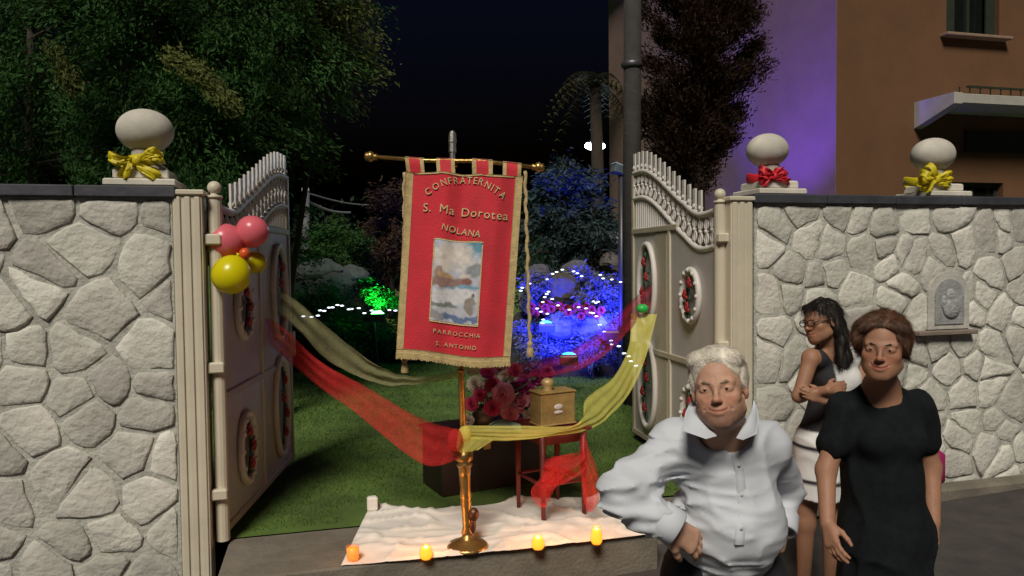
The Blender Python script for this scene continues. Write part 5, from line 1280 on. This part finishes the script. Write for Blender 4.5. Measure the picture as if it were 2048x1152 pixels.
# ============ man in the white shirt
def man():
    chin = at(1446, 853, 2.06); top = at(1432, 694, 2.13)
    upv = (top - chin).normalized(); sc = .158 * 2.08 / FPX / .235 * 1000; sc = (top - chin).length / .243
    f = (CAM - chin); f = (f.normalized() + RT * -.10 + Vector((0, 0, -.06))).normalized()
    M = frame(chin, f, upv, sc)
    ground = street_z(chin.x, chin.y)
    neck = at(1452, 868, 2.19); shL, shR = at(1346, 893, 2.22), at(1536, 893, 2.26)        # photo left / right
    elL, wrL = at(1243, 985, 2.12), at(1345, 1052, 2.09)
    elR, wrR = at(1570, 978, 2.42), at(1562, 1050, 2.34)
    chest, belly, hip = at(1445, 935, 2.25), at(1462, 1035, 2.24), at(1450, 1120, 2.34)
    root = thing('person', (hip.x, hip.y, ground), 'white-haired man in a loose white shirt, hand on hip, standing nearest the camera', 'person')
    B = Field()
    head(B, M, 0, .8, jowl=1)
    B.cap(M @ Vector((0, -.020, .045)), neck + Vector((0, 0, -.03)), .058, .066, k=.03)
    B.cap(shL, shR, .050, .050, k=.05).cap(chest, belly, .110, .125, k=.06).cap(belly, hip, .125, .12, k=.05)
    B.cap(neck, chest, .06, .10, k=.06)
    B.chain([shL, elL, wrL], [.052, .040, .029], k=.02).chain([shR, elR, wrR], [.052, .040, .029], k=.02)
    hand(B, wrL, at(1405, 1098, 2.13) - wrL, at(1400, 1000, 1.8) - wrL, at(1330, 1120, 2.05) - wrL, 1.02, .38)
    hand(B, wrR, at(1545, 1095, 2.36) - wrR, at(1600, 1050, 2.2) - wrR, at(1530, 1060, 2.2) - wrR, 1.0, .5)
    side = RT; feet = []
    for s in (-1, 1):
        h = hip + side * s * .095 + Vector((0, 0, -.08)); kn = Vector((h.x, h.y, ground + .50)) + side * s * .02 - _h * .03; an = Vector((h.x, h.y, ground + .10)) + side * s * .04 + _h * .02
        B.chain([h, kn, an], [.085, .058, .040], k=.03); B.cap(an, an - _h * .12 + Vector((0, 0, -.05)), .035, .03, k=.02); feet.append((h, kn, an))
    c = np.array(chin); w1 = np.array(wrL); w2 = np.array(wrR)
    box = lambda p, r, st: ((p[0] - r, p[0] + r), (p[1] - r, p[1] + r), (p[2] - r * .8, p[2] + r * 2.0), st)
    V, F = B.surface(.011, [((c[0] - .11, c[0] + .11), (c[1] - .13, c[1] + .16), (c[2] - .03, c[2] + .25), .0028), ((w1[0] - .06, w1[0] + .14), (w1[1] - .12, w1[1] + .12), (w1[2] - .14, w1[2] + .06), .005), ((w2[0] - .12, w2[0] + .08), (w2[1] - .12, w2[1] + .12), (w2[2] - .16, w2[2] + .04), .0055)],
                    noise=lambda P: .0007 * vnoise(P * 110, 2))
    tint = face_tint(M, V, 0, .95, (.72, .45, .45))
    Mi = np.array(M.inverted()); L = V @ Mi[:3, :3].T + Mi[:3, 3]
    for z in (.158, .168, .178):                     # forehead lines: real creases
        pass
    body = link('body', V, F, skin('skin_man', (.47, .27, .185)), root, True, colors=tint)
    eyes(M, root)
    # eyebrows, hair
    Mq = lambda *p: M @ Vector(p)
    H = Field(); hs = sc
    H.ell((0, -.018, .166), (.081, .099, .077), M=M, k=.02); H.ell((0, .018, .208), (.064, .054, .025), M=M, k=.02)
    for s in (-1, 1):
        H.ell((s * .068, -.025, .140), (.017, .045, .045), M=M, k=.02); H.ell((s * .070, .012, .140), (.008, .018, .026), M=M, k=.01)
        H.ell((s * .052, .025, .200), (.026, .040, .022), M=M, k=.02)
    H.ell((0, -.070, .100), (.060, .035, .055), M=M, k=.02)
    H.ell((0, .112, .118), (.063, .082, .078), M=M, k=.02, sub=True)
    hc_ = np.array(M @ Vector((0, 0, .16)))
    V2, F2 = H.surface(.0045, [], noise=hair_field(.0012, 5, tuple(M.to_3x3() @ Vector((.7, .7, .1)))))
    Mh = mat('white_hair', (.82, .76, .66), .6, var=.25, scale=60, bump=.3, bscale=220)
    ho = link('hair', V2, F2, Mh, root, True); R3 = M.to_3x3().normalized(); r3 = np.array(R3)
    def comb(P):
        L = (P + np.array(OFF[ho.name]) - np.array(M.translation)) @ r3 / sc; side_ = np.sign(L[:, 0] + .03)
        d = np.stack([side_ * .9, -.25 - .5 * (L[:, 2] < .17), -.9 * np.clip(np.abs(L[:, 0]) / .06, 0, 1.4)], -1); return d @ r3.T
    strands(ho, comb, 14000, .022, .00040, Mh, 3, .0016, jit=.15)
    Bw = Field()
    for s in (-1, 1): Bw.chain([(s * .014, .0915, .127), (s * .030, .086, .1325), (s * .045, .075, .129)], [.0034, .0044, .003], M=M, k=.004)
    V3, F3 = Bw.surface(.0028, [], noise=lambda P: .0010 * vnoise(P * 300, 3)); link('eyebrows', V3, F3, mat('grey_brow', (.20, .14, .09), .8, bump=0), root, True)
    # shirt
    T = Field()
    T.cap(shL.lerp(shR, .12), shR.lerp(shL, .12), .070, .070, k=.05).cap(chest, belly, .132, .148, k=.07).cap(belly, hip + Vector((0, 0, .015)), .148, .140, k=.05).cap(neck + Vector((0, 0, -.03)), chest, .080, .13, k=.06); T.cap(neck + Vector((0, 0, -.02)), shL, .055, .068, k=.05).cap(neck + Vector((0, 0, -.02)), shR, .055, .068, k=.05)
    T.ell(at(1355, 1060, 2.26), (.06, .07, .06), k=.06)
    cuffL = wrL.lerp(elL, .16); cuffR = wrR.lerp(elR, .16)
    T.chain([shL, elL, cuffL], [.067, .059, .047], k=.025); T.chain([shR, elR, cuffR], [.066, .056, .046], k=.025)
    T.cap(elL + Vector((0, 0, -.01)), elL.lerp(wrL, .35) + Vector((0, 0, -.025)), .062, .050, k=.03)
    T.cap(M @ Vector((0, -.01, .06)), neck + Vector((0, 0, -.02)), .078, .070, sub=True, k=.012)
    vd = at(1462, 888, 2.02); T.cap(vd, M @ Vector((0, .05, -.01)), .010, .044, sub=True, k=.012)
    T.cut(wrL.lerp(elL, .14), (wrL - elL)) if False else None
    fo = folds(4, .0065, 8, (1.0, 1.0, 1.4)); eL = np.array(elL); ax_ = np.array((shL + elL) / 2)
    fo2 = folds(14, .010, 14, (.5, .5, 2.4))
    def nz(P):
        w = np.exp(-(np.linalg.norm(P - eL, axis=1) / .17) ** 2); w2 = np.exp(-(np.linalg.norm(P - w2_, axis=1) / .16) ** 2)
        return fo(P) * (.75) + fo2(P) * (w + .8 * w2 + .10)
    w2_ = np.array(belly) - np.array(RT) * .10
    V4, F4 = T.surface(.0075, [], noise=nz)
    Msh = mat('white_shirt', (.53, .56, .61), .8, var=.04, scale=3, bump=.10, bscale=300)
    sh = link('shirt', V4, F4, Msh, root, True)
    for (a, b, r) in ((cuffL, wrL, .047), (cuffR, wrR, .046)):
        d = (b - a).normalized(); mb = MB(); mb.lathe(a - d * .02, [(r, 0), (r + .006, .004), (r + .006, .060), (r + .001, .064), (r - .006, .060), (r - .008, .010)], 24, d); mb.obj('cuff', Msh, sh, True)
    # collar: two pointed flaps, and the stand behind
    def flap(name, pts_in, pts_out):
        n = len(pts_in); V = []; F = []
        for i in range(n):
            for j in range(6): f = j / 5; p = pts_in[i].lerp(pts_out[i], f) + (CAM - pts_in[i]).normalized() * (.010 * math.sin(math.pi * f)); V.append(p)
        m = len(V); Vb = [v - (CAM - v).normalized() * .005 - Vector((0, 0, .0)) for v in V]
        F = grid_faces(n, 6).tolist(); F += [[q[0] + m, q[3] + m, q[2] + m, q[1] + m] for q in F]
        ring = [i * 6 for i in range(n)] + [(n - 1) * 6 + j for j in range(1, 6)] + [i * 6 + 5 for i in range(n - 2, -1, -1)] + [j for j in range(4, 0, -1)]
        for i in range(len(ring)): a, b = ring[i], ring[(i + 1) % len(ring)]; F.append([a, b, b + m, a + m])
        link(name, V + Vb, F, Msh, sh, True)
    flap('collar', [at(1388, 790, 2.20), at(1394, 812, 2.11), at(1410, 838, 2.05), at(1434, 872, 2.01)], [at(1380, 803, 2.18), at(1370, 828, 2.10), at(1366, 862, 2.03), at(1412, 878, 1.995)])
    flap('collar', [at(1506, 798, 2.22), at(1502, 818, 2.13), at(1490, 846, 2.07), at(1472, 876, 2.02)], [at(1514, 812, 2.21), at(1518, 838, 2.13), at(1514, 868, 2.06), at(1486, 880, 2.01)])
    pk = MB(); pts = [at(1420, 874, 2.035), at(1448, 896, 2.03)]
    pl = [at(1464, 893, 2.03), at(1478, 930, 2.045), at(1484, 980, 2.04), at(1484, 1040, 2.03), at(1480, 1090, 2.08)]
    
    V = []; 
    for i in range(25):
        f = i / 24 * (len(pl) - 1); k_ = min(len(pl) - 2, int(f)); c_ = pl[k_].lerp(pl[k_ + 1], f - k_)
        v4 = V4[((V4 - np.array(c_)) @ np.array(RT)) ** 2 + ((V4 - np.array(c_)) @ np.array(UP)) ** 2 < .012 ** 2]
        dmin = ((v4 - np.array(CAM)) @ np.array(FWD)).min() if len(v4) else (c_ - CAM).dot(FWD)
        r_ = (c_ - CAM) / (c_ - CAM).dot(FWD); c_ = CAM + r_ * (dmin - .0025)
        for o_ in (-.014, -.012, .012, .014): V.append(c_ + RT * o_ + FWD * (.006 if abs(o_) > .013 else 0))
    link('placket', V, grid_faces(25, 4), Msh, sh, True)
    for i in (6, 13, 20): MB().ball(V[i * 4 + 1].lerp(V[i * 4 + 2], .5) - FWD * .002, (.0055, .003, .0055), 10, 6).obj('button', mat('shirt_button', (.45, .45, .46), .4, bump=0), sh, True)
    # trousers, belt, shoes
    P_ = Field(); P_.cap(hip + Vector((0, 0, -.02)) - RT * .03, hip + Vector((0, 0, -.02)) + RT * .03, .150, .150, k=.04)
    for h, kn, an in feet: P_.chain([h, kn, an + Vector((0, 0, -.03))], [.110, .078, .068], k=.03)
    P_.cut(hip + Vector((0, 0, .035)), (0, 0, 1))
    V5, F5 = P_.surface(.012, [], noise=folds(8, .006, 9)); link('trousers', V5, F5, mat('dark_trousers', (.016, .016, .022), .85, bump=.2, bscale=200), root, True)
    mb = MB(); mb.lathe(hip + Vector((0, 0, -.004)), [(.152, 0), (.158, .004), (.158, .032), (.152, .036)], 32, sq=1.02); mb.obj('belt', mat('black_leather', (.012, .010, .010), .4), root, True)
    for h, kn, an in feet:
        Sh = Field(); shoe(Sh, an, -_h); Sh.cut((an.x, an.y, ground + .004), (0, 0, -1)); V6, F6 = Sh.surface(.009, []); link('shoe', V6, F6, mat('black_leather', (0, 0, 0)), root, True)
man()

# ============ woman in the long dark dress
def woman_dark():
    chin = at(1763, 756, 2.80); top = at(1772, 632, 2.86); sc = (top - chin).length / .236; upv = top - chin
    f = ((CAM - chin).normalized() + RT * -.10 + Vector((0, 0, -.14))).normalized(); M = frame(chin, f, upv, sc); ground = street_z(chin.x, chin.y)
    neck = at(1762, 775, 2.92); shL, shR = at(1690, 822, 2.94), at(1832, 815, 2.97); elL, wrL = at(1652, 940, 2.90), at(1655, 1048, 2.80); elR, wrR = at(1862, 935, 3.0), at(1866, 1045, 2.93)
    chest, waist, hip = at(1762, 860, 2.95), at(1764, 955, 2.96), at(1768, 1060, 2.97)
    root = thing('person', (hip.x, hip.y, ground), 'smiling woman with short reddish brown hair in a long dark dress', 'person')
    B = Field(); head(B, M, 1, 1.1, wide=1.0)
    B.cap(M @ Vector((0, -.02, .04)), neck + Vector((0, 0, -.04)), .050, .060, k=.03); B.cap(shL, shR, .052, .052, k=.05).cap(chest, waist, .12, .115, k=.06).cap(waist, hip, .115, .13, k=.05).cap(neck, chest, .06, .11, k=.06)
    B.chain([shL, elL, wrL], [.047, .038, .027], k=.02).chain([shR, elR, wrR], [.047, .038, .027], k=.02)
    hand(B, wrL, at(1672, 1110, 2.72) - wrL, at(1600, 1080, 2.7) - wrL, at(1700, 1070, 2.5) - wrL, .93, .4); hand(B, wrR, at(1862, 1110, 2.86) - wrR, at(1920, 1080, 2.8) - wrR, at(1840, 1070, 2.6) - wrR, .93, .5)
    feet = []
    for s in (-1, 1):
        h = hip + RT * s * .085 + Vector((0, 0, -.06)); kn = Vector((h.x, h.y, ground + .48)); an = Vector((h.x, h.y, ground + .09)); B.chain([h, kn, an], [.085, .055, .035], k=.03); B.cap(an, an - _h * .13 + Vector((0, 0, -.055)), .03, .026, k=.02); feet.append(an)
    c = np.array(chin); w1 = np.array(wrL); w2 = np.array(wrR)
    V, F = B.surface(.013, [((c[0] - .10, c[0] + .10), (c[1] - .12, c[1] + .15), (c[2] - .02, c[2] + .24), .0034), ((w1[0] - .07, w1[0] + .08), (w1[1] - .1, w1[1] + .08), (w1[2] - .2, w1[2] + .02), .0055)])
    link('body', V, F, skin('skin_woman', (.34, .175, .11)), root, True, colors=face_tint(M, V, 1, 0, (.75, .35, .35))); eyes(M, root)
    # teeth of the smile
    H = Field(); H.ell((0, -.022, .165), (.088, .102, .084), M=M, k=.02)
    for s in (-1, 1):
        H.ell((s * .074, -.02, .130), (.019, .050, .052), M=M, k=.02); H.ell((s * .050, .035, .200), (.034, .040, .022), M=M, k=.02)
    H.ell((.082, .015, .155), (.022, .045, .050), M=M, k=.02); H.ell((0, -.08, .10), (.065, .04, .07), M=M, k=.02); H.ell((0, .114, .116), (.068, .084, .084), M=M, k=.018, sub=True)
    V2, F2 = H.surface(.0055, [], noise=hair_field(.004, 7, tuple(M.to_3x3() @ Vector((.5, .3, -.8))))); Mh = mat('auburn_hair', (.095, .042, .020), .5, var=.35, scale=50, bump=.3, bscale=200); ho = link('hair', V2, F2, Mh, root, True); r3 = np.array(M.to_3x3().normalized())
    def comb(P):
        L = (P + np.array(OFF[ho.name]) - np.array(M.translation)) @ r3 / sc; d = np.stack([np.sign(L[:, 0] + .02) * .9, -.1 + 0 * L[:, 0], -1.1 * np.clip(np.abs(L[:, 0]) / .05, 0, 1.5)], -1); return d @ r3.T
    strands(ho, comb, 10000, .045, .0005, Mh, 4, .004)
    Bw = Field()
    for s in (-1, 1): Bw.chain([(s * .014, .0905, .128), (s * .030, .086, .1325), (s * .045, .074, .129)], [.0028, .0034, .0026], M=M, k=.004)
    V3, F3 = Bw.surface(.003, []); link('eyebrows', V3, F3, mat('dark_brow', (.03, .018, .012), .8, bump=0), root, True)
    T = Field(); T.cap(shL, shR, .050, .050, k=.05).cap(chest, waist, .142, .140, k=.07).cap(waist, hip, .145, .168, k=.05).cap(neck + Vector((0, 0, -.02)), chest, .07, .135, k=.06)
    for s in (-1, 1): T.ell(chest + RT * s * .07 - _h * .09 + Vector((0, 0, -.02)), (.065, .065, .065), k=.05)
    hem = Vector((hip.x, hip.y, ground + .30)); T.cap(hip, hem, .168, .205, k=.05); T.cut(hem + Vector((0, 0, .05)), (0, 0, -1))
    T.cap(neck + Vector((0, 0, -.03)), shL, .045, .056, k=.04).cap(neck + Vector((0, 0, -.03)), shR, .045, .056, k=.04); T.cap(shL, shL.lerp(elL, .55), .060, .068, k=.03); T.cap(shR, shR.lerp(elR, .55), .060, .068, k=.03)
    T.cap(M @ Vector((0, 0, .03)), neck + Vector((0, 0, -.02)) - _h * .02, .070, .066, sub=True, k=.012); T.cap(at(1755, 812, 2.78), M @ Vector((0, .05, -.01)), .02, .06, sub=True, k=.01)
    V4, F4 = T.surface(.010, [], noise=folds(5, .009, 7, (1.3, 1.3, .5))); link('dress', V4, F4, mat('dark_dress', (.0085, .011, .0125), .95, spec=.15, var=.3, scale=30, bump=.3, bscale=200), root, True)
    for an in feet:
        Sh = Field(); shoe(Sh, an, -_h); Sh.cut((an.x, an.y, ground + .004), (0, 0, -1)); V6, F6 = Sh.surface(.01, []); link('shoe', V6, F6, mat('black_leather', (0, 0, 0)), root, True)
    # pink purse behind her hand
    p = at(1864, 935, 3.10); t = thing('purse', p, 'magenta purse hanging at the right arm of the woman in the dark dress', 'purse')
    MB().box(p, (.10, .06, .15), bev=.02).obj('bag', mat('magenta_leather', (.30, .02, .10), .5), t, True)
    MB().tube([p + Vector((.03 * math.cos(a) , 0, .07 + .10 * math.sin(a))) for a in np.linspace(0, math.pi, 12)], .005, 6).obj('strap', mat('magenta_leather', (0, 0, 0)), t, True)
woman_dark()

# ============ woman in profile with glasses and folded arms
def woman_white():
    chin = at(1648, 684, 4.15); top = at(1662, 602, 4.20); sc = (top - chin).length / .236; upv = top - chin
    f = (RT * -1 + (CAM - chin).normalized() * .55 + Vector((0, 0, -.12))).normalized(); M = frame(chin, f, upv, sc); ground = street_z(chin.x, chin.y)
    neck = at(1672, 700, 4.22); shL, shR = at(1622, 716, 4.15), at(1718, 714, 4.32); elL, wrL = at(1598, 792, 4.10), at(1655, 780, 3.98); elR, wrR = at(1725, 795, 4.25), at(1650, 800, 4.02)
    chest, waist, hip = at(1668, 755, 4.25), at(1660, 832, 4.25), at(1645, 890, 4.25)
    root = thing('person', (hip.x, hip.y, ground), 'long-haired woman with glasses and folded arms in a black and white sleeveless dress', 'person')
    B = Field(); head(B, M, 1, .2)
    B.cap(M @ Vector((0, -.02, .04)), neck + Vector((0, 0, -.04)), .046, .055, k=.03); B.cap(shL, shR, .050, .050, k=.05).cap(chest, waist, .105, .095, k=.06).cap(waist, hip, .10, .12, k=.05).cap(neck, chest, .055, .10, k=.06)
    B.chain([shL, elL, wrL], [.044, .036, .025], k=.02).chain([shR, elR, wrR], [.044, .036, .025], k=.02)
    hand(B, wrL, at(1700, 770, 4.02) - wrL, at(1650, 780, 3.6) - wrL, Z3, .9, .3); hand(B, wrR, at(1612, 785, 4.0) - wrR, at(1650, 800, 3.6) - wrR, Z3, .9, .4)
    feet = []
    for s in (-1, 1):
        h = hip + RT * s * .075 + Vector((0, 0, -.06)); kn = Vector((h.x, h.y, ground + .46)) - RT * .02; an = Vector((h.x, h.y, ground + .09)) - RT * .03; B.chain([h, kn, an], [.080, .052, .034], k=.03); B.cap(an, an - RT * .11 - _h * .06 + Vector((0, 0, -.055)), .03, .025, k=.02); feet.append(an)
    c = np.array(chin)
    V, F = B.surface(.013, [((c[0] - .13, c[0] + .13), (c[1] - .13, c[1] + .13), (c[2] - .02, c[2] + .24), .0042), ((wrL[0] - .12, wrL[0] + .14), (wrL[1] - .08, wrL[1] + .08), (wrL[2] - .09, wrL[2] + .08), .006)])
    link('body', V, F, skin('skin_woman_light', (.32, .165, .10)), root, True, colors=face_tint(M, V, 1, 0, (.78, .42, .42))); eyes(M, root)
    H = Field(); H.ell((0, -.020, .160), (.082, .103, .083), M=M, k=.02)
    for s in (-1, 1):
        H.chain([(s * .070, -.02, .17), (s * .074, -.035, .09), (s * .072, -.05, .0), (s * .075, -.03, -.08)], [.020, .022, .024, .012], M=M, k=.02)
        H.ell((s * .046, .036, .195), (.032, .038, .020), M=M, k=.02)
    H.chain([(0, -.09, .14), (0, -.095, .03), (0, -.10, -.10), (0, -.09, -.16)], [.05, .06, .06, .03], M=M, k=.02); H.ell((0, .112, .115), (.062, .078, .080), M=M, k=.012, sub=True)
    V2, F2 = H.surface(.0065, [], noise=hair_field(.004, 9, (0, 0, 1))); Mh = mat('black_hair', (.016, .012, .010), .5, var=.3, scale=50, bump=.3, bscale=200); ho = link('hair', V2, F2, Mh, root, True)
    strands(ho, (0, 0, -1), 7000, .09, .0007, Mh, 5, .005, jit=.12)
    q = M.to_3x3().normalized(); g = MB()
    for s in (-1, 1):
        g.tube([M @ Vector((s * .032 + .024 * math.cos(a), .104 - .003 * math.cos(a) * s, .110 + .017 * math.sin(a))) for a in np.linspace(0, 2 * math.pi, 17)], .0028, 6, False)
        g.tube([M @ Vector((s * .056, .100, .114)), M @ Vector((s * .082, .01, .118))], .0028, 6)
    g.tube([M @ Vector((-.008, .106, .114)), M @ Vector((.008, .106, .114))], .0026, 6); tag(g.obj('glasses', mat('spectacle_frame', (.012, .008, .008), .35, bump=0), None, True), 'dark-rimmed glasses worn by the long-haired woman', 'glasses')
    T = Field(); T.cap(shL.lerp(shR, .16), shR.lerp(shL, .16), .060, .060, k=.05).cap(chest, waist, .130, .118, k=.06).cap(waist, hip, .118, .145, k=.05).cap(neck + Vector((0, 0, -.05)), chest, .05, .115, k=.05)
    hem = Vector((hip.x, hip.y, ground + .62)) - RT * .02; T.cap(hip, hem, .145, .155, k=.05); T.cut(hem + Vector((0, 0, .0)), (0, 0, -1))
    for s in (-1, 1): T.ell(chest + RT * s * .055 - _h * .07 + Vector((0, 0, .0)), (.06, .06, .06), k=.04)
    T.cap(neck - Vector((0, 0, .01)) - _h * .03, M @ Vector((0, 0, .04)), .075, .07, sub=True, k=.01)
    V4, F4 = T.surface(.0095, [], noise=folds(6, .004, 7))
    cc = np.ones((len(V4), 3)) * .66; r_ = np.array(RT); rel = (V4 - np.array(chest)) @ r_; z = V4[:, 2]; wz = waist.z
    st_ = lambda x: np.clip(x / .010 + .5, 0, 1)
    dk = st_(z - wz + .02) * st_(-.045 - rel); dk = np.maximum(dk, st_(wz + .06 - z) * st_(z - wz + .07)); dk = np.maximum(dk, st_(rel - .15) * st_(z - wz))
    for zz in (hip.z + .0, hip.z - .19): dk = np.maximum(dk, st_(.012 - np.abs(z - zz + .03 * rel)))
    cc = cc * (1 - dk[:, None]) + np.array((.016, .015, .020)) * dk[:, None]
    link('dress', V4, F4, mat('block_dress', (1, .98, .97), .85, var=.03, bump=.1, bscale=200, attr='tint'), root, True, colors=cc)
    for an in feet:
        Sh = Field(); shoe(Sh, an, -RT - _h * .5); Sh.cut((an.x, an.y, ground + .004), (0, 0, -1)); V6, F6 = Sh.surface(.011, []); link('shoe', V6, F6, mat('black_leather', (0, 0, 0)), root, True)
woman_white()
